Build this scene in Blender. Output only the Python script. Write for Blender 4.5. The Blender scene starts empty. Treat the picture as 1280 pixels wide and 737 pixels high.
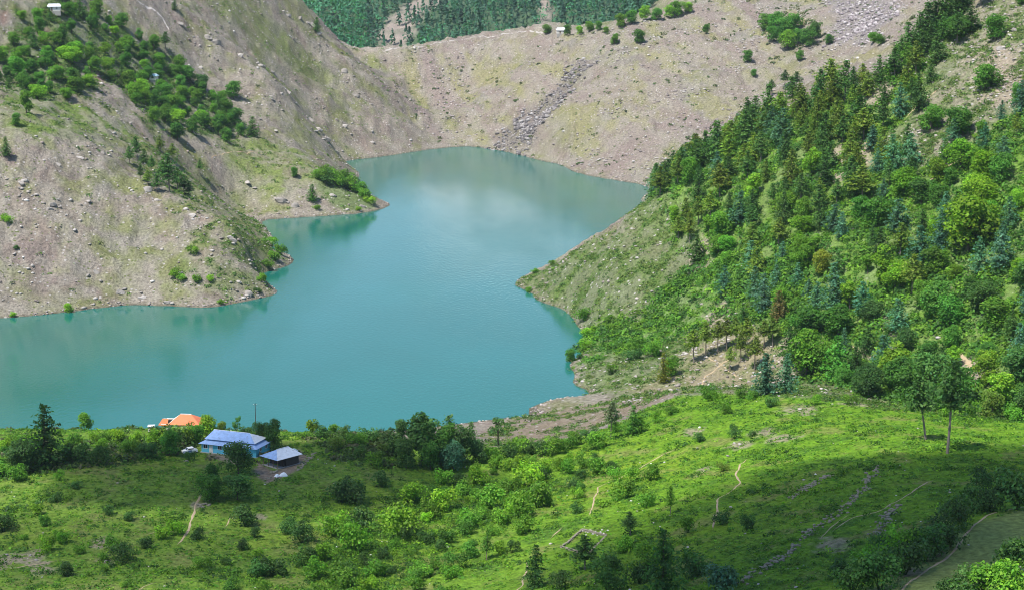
import bpy, math, random
import numpy as np

# ------------------------------------------------------------------ camera, sky, sun, exposure
scene = bpy.context.scene
CAM_H = 150.0
FOC = 2388.0                      # focal length in pixels of a 1280 px wide frame
PITCH = math.atan(468.5 / FOC)
camd = bpy.data.cameras.new('camera')
camd.sensor_width = 36.0
camd.lens = FOC / 1280.0 * 36.0
camd.clip_start = 1.0
camd.clip_end = 12000.0
cam = bpy.data.objects.new('camera', camd)
scene.collection.objects.link(cam)
cam.location = (0, 0, CAM_H)
cam.rotation_euler = (math.pi / 2 - PITCH, 0, 0)
scene.camera = cam

SUN_EL = math.radians(61.0)
SUN_AZ = math.radians(228.0)      # compass bearing of the sun, the camera looks to bearing 0
SUN_DIR = np.array([math.sin(SUN_AZ) * math.cos(SUN_EL), math.cos(SUN_AZ) * math.cos(SUN_EL), math.sin(SUN_EL)])
world = bpy.data.worlds.new('World')
scene.world = world
world.use_nodes = True
wn = world.node_tree.nodes
sky = wn.new('ShaderNodeTexSky')
sky.sky_type = 'NISHITA'
sky.sun_disc = False
sky.sun_elevation = SUN_EL
sky.sun_rotation = SUN_AZ
sky.air_density = 1.0
sky.dust_density = 0.3
sky.ozone_density = 2.5
world.node_tree.links.new(sky.outputs[0], wn['Background'].inputs[0])
wn['Background'].inputs[1].default_value = 0.12

sund = bpy.data.lights.new('sun', 'SUN')
sund.energy = 4.8
sund.angle = math.radians(0.5)
sund.color = (1.0, 0.96, 0.90)
sun = bpy.data.objects.new('sun', sund)
scene.collection.objects.link(sun)
sun.rotation_euler = (math.pi / 2 - SUN_EL, 0, math.pi - SUN_AZ)
sun.location = (0, 0, 900)

vs = scene.view_settings
vs.view_transform = 'Standard'
vs.look = 'None'
vs.exposure = 0.62
vs.gamma = 1.0
vs.use_curve_mapping = False
scene.cycles.filter_width = 1.0
scene.cycles.use_denoising = True
scene.cycles.denoiser = 'OPENIMAGEDENOISE'
scene.cycles.denoising_input_passes = 'RGB_ALBEDO_NORMAL'
scene.cycles.max_bounces = 4
scene.cycles.diffuse_bounces = 2
scene.cycles.glossy_bounces = 2
scene.cycles.transmission_bounces = 2
scene.cycles.transparent_max_bounces = 6
scene.cycles.volume_bounces = 0
scene.cycles.caustics_reflective = False
scene.cycles.caustics_refractive = False

rng = np.random.default_rng(7)
R = random.Random(11)

# ------------------------------------------------------------------ view geometry: pixel of the 1280x737 frame <-> point of the valley
SP, CP = math.sin(PITCH), math.cos(PITCH)
def ray(px, py):
    u = (px - 640.0) / FOC
    v = (368.5 - py) / FOC
    return u, CP + SP * v, -SP + CP * v
def dep(py):
    u, dy, dz = ray(640, py)
    return -dz / dy
def at(px, py, Y):
    u, dy, dz = ray(px, py)
    t = Y / dy
    return (u * t, Y, CAM_H + dz * t)
def wat(px, py, z=0.0):
    return at(px, py, (CAM_H - z) / dep(py))
def pix(X, Y, Z):
    X, Y, Z = np.asarray(X, float), np.asarray(Y, float), np.asarray(Z, float)
    f = Y * CP - (Z - CAM_H) * SP
    up = Y * SP + (Z - CAM_H) * CP
    return 640 + FOC * X / f, 368.5 - FOC * up / f, FOC / f

# ------------------------------------------------------------------ smooth noise
def _hash(ix, iy, seed):
    h = (ix.astype(np.int64) * 374761393 + iy.astype(np.int64) * 668265263 + seed * 1442695041) & 0x7fffffff
    h = ((h ^ (h >> 13)) * 1274126177) & 0x7fffffff
    return ((h ^ (h >> 16)) & 0xffff) / 65535.0 * 2 * math.pi
def perlin(x, y, seed=0):
    x = np.asarray(x, float); y = np.asarray(y, float)
    xi, yi = np.floor(x), np.floor(y)
    xf, yf = x - xi, y - yi
    sx = xf * xf * xf * (xf * (xf * 6 - 15) + 10); sy = yf * yf * yf * (yf * (yf * 6 - 15) + 10)
    def g(ox, oy):
        a = _hash(xi + ox, yi + oy, seed)
        return np.cos(a) * (xf - ox) + np.sin(a) * (yf - oy)
    n0 = g(0, 0) + sx * (g(1, 0) - g(0, 0)); n1 = g(0, 1) + sx * (g(1, 1) - g(0, 1))
    return (n0 + sy * (n1 - n0)) * 1.5
def fbm(x, y, scale, oct=4, seed=0, gain=0.5, ridged=False):
    s = 0; a = 1; t = 0; f = 1.0 / scale
    for o in range(oct):
        n = perlin(x * f + 17.3 * o, y * f - 9.1 * o, seed + o)
        if ridged: n = 1 - 2 * np.abs(n)
        s = s + a * n; t += a; a *= gain; f *= 2.03
    return s / t
def sstep(a, b, x):
    t = np.clip((x - a) / (b - a), 0, 1)
    return t * t * (3 - 2 * t)

# ------------------------------------------------------------------ the lie of the land: survey points, then a thin plate surface through them
CTRL = []
def P(px, py, Y): CTRL.append(at(px, py, Y))
def XYZ(*p): CTRL.append(p)
def chain(px, Y0, z0, steps):
    """up a slope along one line of sight: each step gives the picture row and the gradient that leads to it"""
    for py, s in steps:
        d = dep(py)
        Y = (CAM_H - z0 + s * Y0) / (s + d)
        p = at(px, py, Y); CTRL.append(p); Y0, z0 = p[1], p[2]
def shore(px, py): CTRL.append(wat(px, py))
def slope(px, py, steps):
    p = wat(px, py); CTRL.append(p); chain(px, p[1], 0.0, steps)

# left hill
slope(-120, 405, [(300, .5), (185, .45)])
slope(0, 397, [(300, .5), (185, .5), (150, .3)])
slope(77, 390, [(300, .5), (205, .45)])
slope(160, 381, [(300, .45), (225, .45)])
slope(213, 382, [(320, .45), (250, .4)])
slope(267, 383, [(325, .45), (285, .35)])
P(-120, 100, 900); P(0, 100, 925); P(80, 100, 970); P(160, 100, 1040); P(213, 100, 1090); P(267, 100, 1135)
P(-120, 0, 980); P(0, 0, 1010); P(80, 0, 1060); P(160, 0, 1130); P(213, 0, 1185); P(267, 0, 1245)
P(-120, -80, 1070); P(0, -80, 1110); P(80, -80, 1160); P(160, -80, 1240); P(213, -80, 1300); P(267, -80, 1360)
P(160, 170, 935); P(213, 180, 980); P(267, 200, 1000); P(213, 220, 905); P(267, 245, 930); P(80, 160, 880)
slope(300, 377, [(335, .5), (292, .3)])
slope(325, 372, [(345, .4)])
shore(333, 358); shore(322, 346); shore(354, 334); shore(353, 316)
P(335, 312, 868)
shore(340, 298); shore(327, 279)
slope(336, 274, [(245, .35), (205, .25), (165, .2), (100, .36)])
P(330, 0, 1310)
slope(400, 270, [(240, .35), (222, .3)])
slope(440, 267, [(245, .35)])
shore(468, 263); shore(464, 247); shore(445, 224); shore(424, 204)
P(300, 262, 985)
chain(400, 1200, 3.0, [(100, .45), (40, .45)])
P(373, 0, 1375); P(410, 40, 1405); P(440, 76, 1432)
XYZ(-140, 1480, 58); XYZ(-112, 1540, 20); XYZ(-190, 1500, 92); XYZ(-260, 1450, 150)
shore(470, 197)
chain(470, wat(470, 197)[1], 0, [(150, .4), (105, .3)])
shore(515, 190); chain(515, wat(515, 190)[1], 0, [(150, .22)])
shore(560, 184)
P(520, 140, 1372); P(480, 108, 1410)
# bare far slope (an old landslide that dams the lake)
slope(600, 184, [(130, .28), (80, .28), (46, .28)])
slope(650, 194, [(130, .28), (80, .3), (42, .3)])
slope(700, 205, [(130, .3), (80, .3), (40, .28)])
slope(750, 222, [(150, .3), (90, .3), (40, .26)])
slope(806, 232, [(160, .3), (100, .3), (50, .26), (32, .24)])
P(700, 41, 1478); P(730, 40, 1480); P(760, 39, 1480); P(800, 34, 1470); P(850, 14, 1465)
XYZ(45, 1640, 12); XYZ(75, 1640, 14); XYZ(105, 1640, 20); XYZ(140, 1640, 34); XYZ(185, 1660, 66)
P(540, 90, 1440); P(520, 59, 1480); P(470, 70, 1455); P(445, 82, 1440)
XYZ(-120, 1640, -5); XYZ(-60, 1640, 0); XYZ(0, 1640, 10)
chain(900, 1070, 1.0, [(150, .3), (90, .28), (40, .26), (0, .24), (-60, .25)])
chain(1000, 1050, 3.0, [(100, .3), (50, .28), (0, .26), (-60, .25)])
chain(1100, 1050, 26.0, [(50, .3), (0, .28), (-60, .25)])
chain(1250, 1000, 60.0, [(-20, .35), (-90, .3)])
# far valley and its wooded side
for px, y1, y2 in ((300, 20, -40), (400, 40, -30), (470, 60, -30), (560, 45, -30), (680, 32, -35), (800, 25, -40), (950, -5, -60)):
    P(px, y1, 1880); P(px, y2, 2300)
XYZ(-700, 2400, 130); XYZ(0, 2700, 120); XYZ(700, 2500, 170); XYZ(-400, 3000, 140); XYZ(500, 3100, 170); XYZ(-900, 3100, 200); XYZ(1100, 3100, 240)
# right hill: crest
P(1330, -60, 760); P(1230, 6, 810); P(1185, 40, 840); P(1130, 78, 875); P(1060, 112, 915); P(1000, 138, 945); P(940, 172, 975); P(890, 196, 1000); P(845, 222, 1030); P(815, 240, 1060)
XYZ(190, 940, 78); XYZ(150, 985, 52); XYZ(112, 1020, 30); XYZ(260, 880, 110)
shore(806, 256); shore(780, 292); shore(745, 312); shore(700, 326); shore(655, 346); shore(644, 356)
shore(668, 367); shore(700, 384); shore(716, 396); shore(726, 410); shore(727, 432); shore(713, 456); shore(720, 472); shore(736, 487)
shore(705, 496); shore(662, 511); shore(620, 524); P(705, 503, 600); P(665, 519, 572); P(740, 492, 596)
# right hill: face
chain(700, wat(700, 384)[1], 0, [(350, .55)])
chain(760, wat(760, 425)[1], 2, [(380, .42), (330, .42)])
chain(850, 645, 6, [(400, .4), (340, .42), (280, .4)])
chain(930, 600, 13, [(400, .4), (330, .42), (260, .42), (200, .4)])
chain(1010, 560, 18, [(410, .42), (330, .42), (250, .42), (180, .4)])
chain(1100, 540, 24, [(420, .4), (330, .42), (230, .42), (150, .42)])
chain(1200, 520, 29, [(430, .4), (330, .45), (210, .45), (90, .42)])
chain(1290, 495, 32, [(430, .42), (330, .45), (200, .45), (60, .42)])
chain(1400, 475, 38, [(420, .45), (300, .45), (100, .45)])
P(735, 470, 612); P(790, 470, 598); P(900, 452, 594); P(960, 455, 578); P(1060, 470, 540); P(1200, 470, 505); P(1290, 492, 480)
# near spur: its far edge, the saddle, the bare flank above the water
P(-150, 545, 460); P(0, 552, 452); P(100, 548, 452); P(180, 552, 448); P(250, 552, 450); P(330, 548, 456); P(400, 546, 455); P(470, 552, 458); P(540, 556, 464); P(600, 560, 472); P(645, 556, 482)
P(700, 545, 498); P(700, 522, 548); P(760, 508, 560); P(760, 525, 520); P(840, 490, 528); P(920, 488, 498); P(1000, 498, 462); P(1100, 513, 446); P(1190, 525, 428); P(1290, 530, 420); P(1400, 535, 415)
XYZ(-300, 500, 14); XYZ(-190, 500, 14); XYZ(-100, 505, 13); XYZ(-30, 515, 8); XYZ(-300, 545, 0); XYZ(-190, 548, 0); XYZ(-100, 550, 0); XYZ(-40, 553, 0)
XYZ(120, 490, 24.5); XYZ(160, 470, 27)
# near spur: the slope towards the camera
P(0, 600, 408); P(150, 600, 406); P(300, 578, 430); P(300, 620, 400); P(450, 600, 418); P(560, 600, 425)
P(0, 737, 330); P(150, 737, 330); P(300, 737, 332); P(450, 737, 336); P(600, 737, 326); P(750, 737, 306); P(900, 737, 286); P(1050, 737, 270); P(1200, 737, 256); P(1290, 737, 250)
P(500, 650, 392); P(620, 650, 380); P(700, 600, 420); P(750, 650, 366); P(850, 560, 428); P(900, 640, 348); P(1000, 560, 400); P(1050, 640, 328); P(1150, 580, 366); P(1200, 650, 306); P(1290, 600, 342); P(1290, 660, 296)
P(-150, 650, 385); P(-150, 737, 335); P(1420, 620, 340); P(1420, 737, 258)
XYZ(-150, 200, 62); XYZ(0, 200, 66); XYZ(150, 180, 84); XYZ(0, 100, 110); XYZ(-150, 100, 100); XYZ(150, 100, 118)
# lake bed
for px, py in ((-100, 470), (60, 470), (180, 450), (180, 515), (330, 430), (330, 510), (450, 340), (450, 430), (450, 510), (560, 220), (560, 300), (560, 380), (560, 470), (640, 235), (700, 260), (640, 300), (640, 440), (672, 450), (500, 250), (400, 310), (60, 520), (-200, 500), (630, 485)):
    CTRL.append(wat(px, py, -9.0))
CT = np.array(CTRL, float)

SC = 300.0
def _k(r2): return np.where(r2 > 1e-12, r2 * np.log(np.maximum(r2, 1e-12)), 0.0)
def _solve():
    A = CT[:, :2] / SC
    n = len(A)
    r2 = ((A[:, None] - A[None]) ** 2).sum(-1)
    K = np.zeros((n + 3, n + 3))
    K[:n, :n] = _k(r2) + np.eye(n) * 2e-4
    K[:n, n] = 1; K[:n, n + 1:] = A
    K[n:, :n] = K[:n, n:].T
    return np.linalg.solve(K, np.concatenate([CT[:, 2], np.zeros(3)])), A
_W, _A = _solve()
def plate(X, Y):
    X = np.ravel(X) / SC; Y = np.ravel(Y) / SC
    out = np.empty(len(X))
    for s in range(0, len(X), 40000):
        x, y = X[s:s + 40000], Y[s:s + 40000]
        r2 = (x[:, None] - _A[None, :, 0]) ** 2 + (y[:, None] - _A[None, :, 1]) ** 2
        out[s:s + 40000] = _k(r2) @ _W[:-3] + _W[-3] + _W[-2] * x + _W[-1] * y
    return out

NU, NR = 940, 1180
U0, U1, L0, L1 = -0.42, 0.42, math.log(125.0), math.log(3100.0)
us = np.linspace(U0, U1, NU); ls = np.linspace(L0, L1, NR)
GY = np.exp(ls)[:, None] * np.ones((1, NU)); GX = us[None, :] * GY
# coarse plate, then bicubic-free refinement: evaluate on every third node and interpolate
iu = np.unique(np.r_[np.arange(0, NU, 3), NU - 1]); ir = np.unique(np.r_[np.arange(0, NR, 3), NR - 1])
cz = plate(GX[np.ix_(ir, iu)], GY[np.ix_(ir, iu)]).reshape(len(ir), len(iu))
tmp = np.stack([np.interp(us, us[iu], cz[k]) for k in range(len(ir))])
GZ = np.stack([np.interp(ls, ls[ir], tmp[:, k]) for k in range(NU)], 1)
PLATE = GZ.copy()
# gullies and knolls, quieter near the water line and on the near spur
far = sstep(480, 800, GY)
amp = 0.15 + 0.85 * sstep(1.0, 14.0, np.abs(GZ))
GZ = GZ + amp * (fbm(GX, GY, 60, 4, 3) * (0.9 + 4.5 * far) + fbm(GX, GY, 20, 5, 9, 0.58, True) * (0.3 + 2.6 * far) + fbm(GX, GY, 5, 3, 21) * (0.22 + 0.9 * far))
# rock ribs and scars that run down towards the lake head on the left hill and on the landslide
al, ac = GX * .74 + GY * .67, GX * .67 - GY * .74
GZ = GZ + amp * far * (GX < 40) * sstep(950, 1100, GY) * fbm(al / 5.5, ac, 16, 4, 57, .55, True) * 2.4
al, ac = GX * -.35 + GY * .94, GX * .94 + GY * .35
GZ = GZ + amp * sstep(1150, 1300, GY) * (GX > -60) * fbm(al / 6.0, ac, 20, 4, 58, .5) * 2.2
# trodden cattle treads on the near meadow
tr_ = PLATE / 1.25 + fbm(GX, GY, 22, 3, 63) * 1.2
tr_ = tr_ - np.floor(tr_)
GZ = GZ + (1 - far) * sstep(500, 440, GY) * (np.where(tr_ < .72, tr_ / .72, (1 - tr_) / .28) - .5) * .42 * sstep(-.15, .25, fbm(GX, GY, 35, 3, 66))

def ground(X, Y):
    X = np.asarray(X, float); Y = np.maximum(np.asarray(Y, float), 126.0)
    a = np.clip((X / Y - U0) / (U1 - U0) * (NU - 1), 0, NU - 1.001); b = np.clip((np.log(Y) - L0) / (L1 - L0) * (NR - 1), 0, NR - 1.001)
    i = a.astype(int); j = b.astype(int); fa = a - i; fb = b - j
    return (GZ[j, i] * (1 - fa) + GZ[j, i + 1] * fa) * (1 - fb) + (GZ[j + 1, i] * (1 - fa) + GZ[j + 1, i + 1] * fa) * fb
_TY = np.exp(np.linspace(math.log(200), math.log(3000), 2600))
def hit(px, py, zmin=-99):
    """where the line of sight through a picture point meets the ground"""
    u, dy, dz = ray(px, py)
    X = u * _TY / dy; Z = CAM_H + dz * _TY / dy
    g = ground(X, _TY) - Z
    k = int(np.argmax(g > 0))
    if k == 0: k = len(_TY) - 1
    t = g[k - 1] / (g[k - 1] - g[k] + 1e-9)
    Y = _TY[k - 1] + t * (_TY[k] - _TY[k - 1])
    x = u * Y / dy
    return float(x), float(Y), float(ground(x, Y))

def pad(px, py, r, dz=0.0, soft=4.0):
    """level a building plot into the slope"""
    global GZ
    x, y, z = hit(px, py)
    d = np.sqrt((GX - x) ** 2 + (GY - y) ** 2)
    t = sstep(r + soft, r, d)
    GZ = GZ + (z + dz - GZ) * t
pad(292, 566, 10.5); pad(346, 578, 5.0); pad(226, 542, 7.0, -2.4)
def grid_mesh(name, X, Y, Z):
    nr, nc = X.shape
    me = bpy.data.meshes.new(name)
    v = np.stack([X, Y, Z], -1).reshape(-1, 3).astype(np.float32)
    idx = np.arange(nr * nc).reshape(nr, nc)
    q = np.stack([idx[:-1, :-1], idx[:-1, 1:], idx[1:, 1:], idx[1:, :-1]], -1).reshape(-1, 4).astype(np.int32)
    me.vertices.add(len(v)); me.vertices.foreach_set('co', v.ravel())
    me.loops.add(q.size); me.loops.foreach_set('vertex_index', q.ravel())
    me.polygons.add(len(q)); me.polygons.foreach_set('loop_start', np.arange(0, q.size, 4, dtype=np.int32)); me.polygons.foreach_set('loop_total', np.full(len(q), 4, np.int32))
    me.polygons.foreach_set('use_smooth', np.ones(len(q), bool))
    me.update(calc_edges=True)
    return me
def link(ob, parent=None):
    scene.collection.objects.link(ob)
    if parent: ob.parent = parent
    return ob

# ------------------------------------------------------------------ zones of the land (plan polygons)
def hit_near(px, py):
    p = hit(px, py)
    while p[1] > 575 and py < 760: py += 1; p = hit(px, py)
    return p
def plan_poly(pts, near=False):
    return np.array([p[:2] if len(p) == 3 else (hit_near if near else hit)(*p)[:2] for p in pts])
def zone(pts, feather=6.0, warp=5.0, wscale=14.0, X=None, Y=None, near=False):
    poly = plan_poly(pts, near)
    if X is None: X, Y = GX, GY
    out = np.zeros(X.shape)
    m = feather + warp * 1.5
    sel = (X > poly[:, 0].min() - m) & (X < poly[:, 0].max() + m) & (Y > poly[:, 1].min() - m) & (Y < poly[:, 1].max() + m)
    x, y = X[sel], Y[sel]
    if len(x) == 0: return out
    wx = x + fbm(x, y, wscale, 3, 71) * warp * 1.6; wy = y + fbm(x, y, wscale, 3, 87) * warp * 1.6
    d2 = np.full(len(x), 1e18); ins = np.zeros(len(x), bool)
    for k in range(len(poly)):
        a, b = poly[k], poly[(k + 1) % len(poly)]
        e = b - a; t = np.clip(((wx - a[0]) * e[0] + (wy - a[1]) * e[1]) / (e @ e + 1e-9), 0, 1)
        d2 = np.minimum(d2, (wx - a[0] - t * e[0]) ** 2 + (wy - a[1] - t * e[1]) ** 2)
        c = ((a[1] > wy) != (b[1] > wy)) & (wx < (b[0] - a[0]) * (wy - a[1]) / (b[1] - a[1] + 1e-12) + a[0])
        ins ^= c
    d = np.sqrt(d2) * np.where(ins, 1, -1)
    out[sel] = sstep(-feather, feather, d)
    return out

Z = {}
Z['near'] = zone(
                 [(-260, 552), (0, 553), (170, 552), (330, 549), (470, 553), (600, 562), (645, 558), (700, 550), (760, 534), (800, 515), (850, 493), (920, 491), (1000, 496), (1100, 507), (1200, 518), (1300, 524), (1480, 532), (210, 330, 'p'), (210, 110, 'p'), (-260, 110, 'p'), (-260, 440, 'p')], 3, 3, near=True)
Z['near'] = np.maximum(Z['near'] * sstep(600, 585, GY), sstep(525, 505, GY + .5 * np.maximum(GX + 60, 0)) * (GX < 20))
Z['right'] = zone([(815, 243), (890, 198), (1000, 140), (1130, 80), (1230, 8), (1330, -55), (1600, -60), (1600, 500), (1290, 528), (1100, 512), (1000, 497), (920, 488), (850, 490), (735, 487), (713, 455), (727, 430), (716, 396), (650, 358), (645, 350), (700, 326), (780, 290)], 4, 3)
Z['forest_upper'] = zone([(818, 240), (855, 200), (950, 158), (1060, 112), (1130, 80), (1165, 90), (1150, 130), (1110, 170), (1150, 215), (1100, 250), (1000, 285), (930, 320), (860, 300), (830, 265)], 5, 5)
Z['forest_mid'] = zone([(870, 300), (930, 320), (1000, 285), (1100, 250), (1150, 215), (1215, 180), (1300, 110), (1500, 60), (1500, 350), (1280, 345), (1150, 360), (1050, 380), (960, 390), (930, 370)], 5, 5)
Z['forest_low'] = zone([(940, 400), (1050, 380), (1150, 360), (1280, 345), (1500, 350), (1500, 520), (1290, 522), (1180, 515), (1100, 500), (1040, 480), (1000, 455), (960, 430)], 5, 4)
Z['screeband'] = zone([(1225, 0), (1300, -40), (1500, -40), (1400, 60), (1300, 90), (1250, 130), (1215, 170), (1180, 200), (1150, 215), (1120, 175), (1150, 130), (1180, 90), (1190, 60)], 6, 8)
Z['bright'] = zone([(860, 330), (900, 300), (960, 330), (1020, 350), (1000, 390), (930, 380), (850, 420), (780, 440), (735, 455), (728, 420), (790, 400)], 6, 8)
Z['stand'] = zone([(850, 440), (900, 415), (960, 410), (1010, 430), (1040, 445), (1010, 470), (960, 480), (900, 488), (830, 490), (780, 490), (830, 465)], 4, 4)
Z['flank'] = zone([(650, 556), (700, 548), (760, 530), (800, 512), (850, 490), (835, 470), (780, 465), (738, 488), (700, 500), (650, 518), (610, 535), (610, 560)], 3, 3, near=True)
Z['field'] = zone([(1075, 745), (1115, 715), (1180, 672), (1240, 648), (1300, 632), (1500, 620), (1500, 700), (1300, 700), (1225, 745)], 1.5, 1.5, near=True)
Z['left'] = ((GX < -20) & (GY > 650) & (GY < 1480) & (GX < -60 + (GY - 650) * 0.0)) * 1.0
Z['left_wood'] = zone([(0, 60), (60, 0), (110, 0), (150, 35), (215, 70), (255, 110), (300, 150), (322, 168), (280, 178), (230, 165), (180, 150), (150, 110), (110, 95), (120, 125), (60, 120), (0, 115)], 5, 8)
Z['left_field'] = zone([(0, 120), (60, 110), (120, 140), (160, 165), (110, 175), (50, 170), (0, 165)], 6, 7)
Z['terrace'] = zone([(270, 185), (320, 172), (380, 190), (405, 225), (350, 240), (290, 225)], 6, 6)
Z['gully'] = zone([(155, 165), (200, 165), (240, 200), (300, 250), (340, 285), (350, 330), (320, 335), (280, 290), (220, 245), (170, 210)], 5, 7)
Z['promontory'] = zone([(390, 215), (420, 205), (464, 245), (468, 262), (430, 262), (400, 245)], 3, 3)
Z['lefttip'] = zone([(230, 300), (300, 290), (352, 315), (353, 334), (333, 358), (290, 370), (230, 350)], 5, 8)
Z['dam'] = zone([(445, 80), (520, 60), (600, 48), (680, 42), (760, 40), (850, 10), (900, -40), (1250, -80), (1230, 10), (1130, 85), (1000, 145), (890, 200), (806, 235), (750, 222), (700, 205), (650, 194), (600, 185), (560, 182), (500, 130)], 5, 4)
Z['talus'] = zone([(610, 186), (645, 150), (692, 112), (735, 74), (748, 75), (712, 112), (688, 140), (668, 165), (652, 190)], 6, 9, 22)
Z['talus_top'] = zone([(1035, 0), (1060, -30), (1140, -30), (1120, 20), (1085, 52), (1040, 55)], 6, 8)
Z['damgreen'] = zone([(760, 40), (800, 22), (870, 5), (900, -20), (860, -30), (700, 30)], 8, 10)
Z['clump'] = zone([(945, 15), (985, 8), (1025, 30), (1030, 55), (1000, 65), (960, 45)], 6, 5)
Z['leftgreen'] = zone([(240, -10), (290, -10), (360, 40), (415, 95), (400, 110), (340, 70)], 8, 8)
Z['yard'] = zone([(318, 588), (322, 575), (345, 590), (372, 560), (385, 570), (366, 590), (330, 603)], .8, .8, near=True)
Z['yard2'] = zone([(258, 566), (300, 572), (300, 580), (262, 572)], .6, .6, near=True)
Z['greybrush'] = zone([(400, 545), (470, 545), (500, 560), (480, 585), (420, 575)], 3, 3, near=True)
Z['midscrub'] = zone([(380, 720), (440, 650), (520, 610), (620, 600), (700, 600), (680, 640), (600, 660), (520, 690), (470, 740), (380, 745)], 6, 6, near=True)
Z['lowleft'] = zone([(0, 640), (120, 620), (250, 640), (330, 680), (360, 745), (0, 745)], 8, 8, near=True)
Z['rimgreen'] = zone([(0, 556), (80, 550), (180, 552), (240, 550), (240, 562), (170, 575), (80, 590), (0, 600)], 3, 4, near=True)
FOOTPATHS = (([(222, 681), (227, 673), (236, 662), (239, 650), (243, 636), (250, 622), (258, 606)], .7), ([(178, 669), (200, 663), (214, 664), (226, 665)], .45), ([(737, 645), (741, 630), (748, 608), (764, 601), (790, 590), (815, 575), (846, 560)], .55),
              ([(687, 674), (694, 666), (706, 657)], .5), ([(890, 662), (896, 640), (897, 624), (914, 613), (925, 603), (918, 592), (926, 580), (933, 573)], .6), ([(1126, 740), (1134, 730), (1150, 718), (1172, 704), (1190, 691), (1204, 674), (1216, 656), (1236, 643), (1290, 630)], .75),
              ([(1026, 673), (1036, 660), (1060, 643)], .4), ([(1040, 664), (1066, 646), (1100, 638), (1128, 622), (1148, 608), (1166, 600)], .45), ([(643, 742), (652, 731), (657, 715), (658, 700)], .5), ([(0, 712), (25, 708), (50, 704), (74, 700)], .6), ([(170, 741), (178, 733), (196, 727)], .4),
              ([(280, 660), (290, 645), (296, 652)], .4))
TRACKS = (([(852, 486), (880, 470), (905, 452), (922, 440)], 1.0), ([(884, 445), (905, 458), (925, 472)], .6), ([(1062, 432), (1075, 440), (1090, 446)], 2.2), ([(1192, 436), (1205, 447), (1214, 458), (1216, 472)], 2.4), ([(1130, 252), (1160, 228), (1190, 205), (1215, 188)], 2.0), ([(1180, 108), (1150, 130), (1130, 150)], 1.2))
PATHM = np.zeros(GX.shape)
for px, w in FOOTPATHS + TRACKS:
    q = plan_poly(px, True if px[0][1] > 500 else False)
    for k in range(len(q) - 1):
        a, e = q[k], q[k + 1] - q[k]
        m = w + 2
        sel = (GX > min(a[0], a[0] + e[0]) - m) & (GX < max(a[0], a[0] + e[0]) + m) & (GY > min(a[1], a[1] + e[1]) - m) & (GY < max(a[1], a[1] + e[1]) + m)
        x, y = GX[sel], GY[sel]; t = np.clip(((x - a[0]) * e[0] + (y - a[1]) * e[1]) / (e @ e + 1e-9), 0, 1)
        PATHM[sel] = np.maximum(PATHM[sel], sstep(w * .5 + .9, w * .5 + .3, np.hypot(x - a[0] - t * e[0], y - a[1] - t * e[1])))
farland = sstep(1480, 1560, GY) * sstep(1450, 1600, GY + 0.0 * GX)

def mixc(a, b, t):
    return a + (np.asarray(b) - a) * t[..., None]
n40 = fbm(GX, GY, 45, 4, 31); n12 = fbm(GX, GY, 12, 4, 41); n5 = fbm(GX, GY, 5, 3, 51); n2 = fbm(GX, GY, 2.2, 2, 61)
# streaks that run down the fall line
gy_, gx_ = np.gradient(GZ)
dzdx = gx_ / np.gradient(GX, axis=1); 
rowY = np.gradient(GY, axis=0); dzdy = gy_ / rowY - dzdx * np.gradient(GX, axis=0) / rowY
P_y, P_x = np.gradient(PLATE)
pdx = P_x / np.gradient(GX, axis=1); pdy = P_y / rowY - pdx * np.gradient(GX, axis=0) / rowY
steep = np.sqrt(pdx ** 2 + pdy ** 2)
strk = fbm(GX * 0.9 + GY * 0.30, (GY - GX) * 0.13, 16, 4, 77)
COL = np.zeros(GX.shape + (3,))
COL[:] = (0.262, 0.218, 0.183)
COL = mixc(COL, (0.225, 0.205, 0.182), sstep(-.1, .45, n40))
COL = mixc(COL, (0.285, 0.212, 0.178), .8 * sstep(.0, .5, strk))
COL = mixc(COL, (0.225, 0.225, 0.100), 0.80 * sstep(-.05, .35, n12 * .7 + n5 * .5 - .05 + .2 * n40))
COL = mixc(COL, (0.38, 0.345, 0.31), 0.7 * sstep(.30, .5, n5 * .8 + n2 * .45))
COL = mixc(COL, (0.14, 0.125, 0.10), 0.65 * sstep(.28, .5, -n5 * .8 - n2 * .5))
bare = np.ones(GX.shape)
gr0 = sstep(-.25, .25, fbm(GX, GY, 30, 4, 311))
# far valley: forest floor with some bare slides
COL = mixc(COL, (0.050, 0.105, 0.048), farland * .9); bare *= 1 - .9 * farland
fclump = sstep(-.35, .15, fbm(GX, GY, 90, 3, 331))
slide = zone([(440, 62), (470, 40), (500, 10), (540, -20), (560, 0), (520, 30), (510, 60), (470, 75)], 8, 10, 40) + zone([(672, 40), (675, -40), (690, -40), (688, 40)], 5, 3, 30)
COL = mixc(COL, (0.31, 0.255, 0.22), np.clip(slide, 0, 1) * (.55 + .4 * gr0))
# old red earth and olive turf in broad patches on the dry hills
dry = (1 - Z['near']) * (1 - farland)
pch = fbm(GX, GY, 70, 4, 141) + .5 * strk; pch2 = fbm(GX, GY, 55, 4, 151) + .45 * n12
COL = mixc(COL, (0.228, 0.175, 0.162), dry * .75 * sstep(.0, .4, pch))
COL = mixc(COL, (0.190, 0.195, 0.090), dry * .65 * sstep(.05, .45, pch2))
COL = mixc(COL, (0.34, 0.305, 0.26), dry * .5 * sstep(.30, .55, fbm(GX, GY, 26, 5, 161, .6, True) + .5 * n5))
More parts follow.
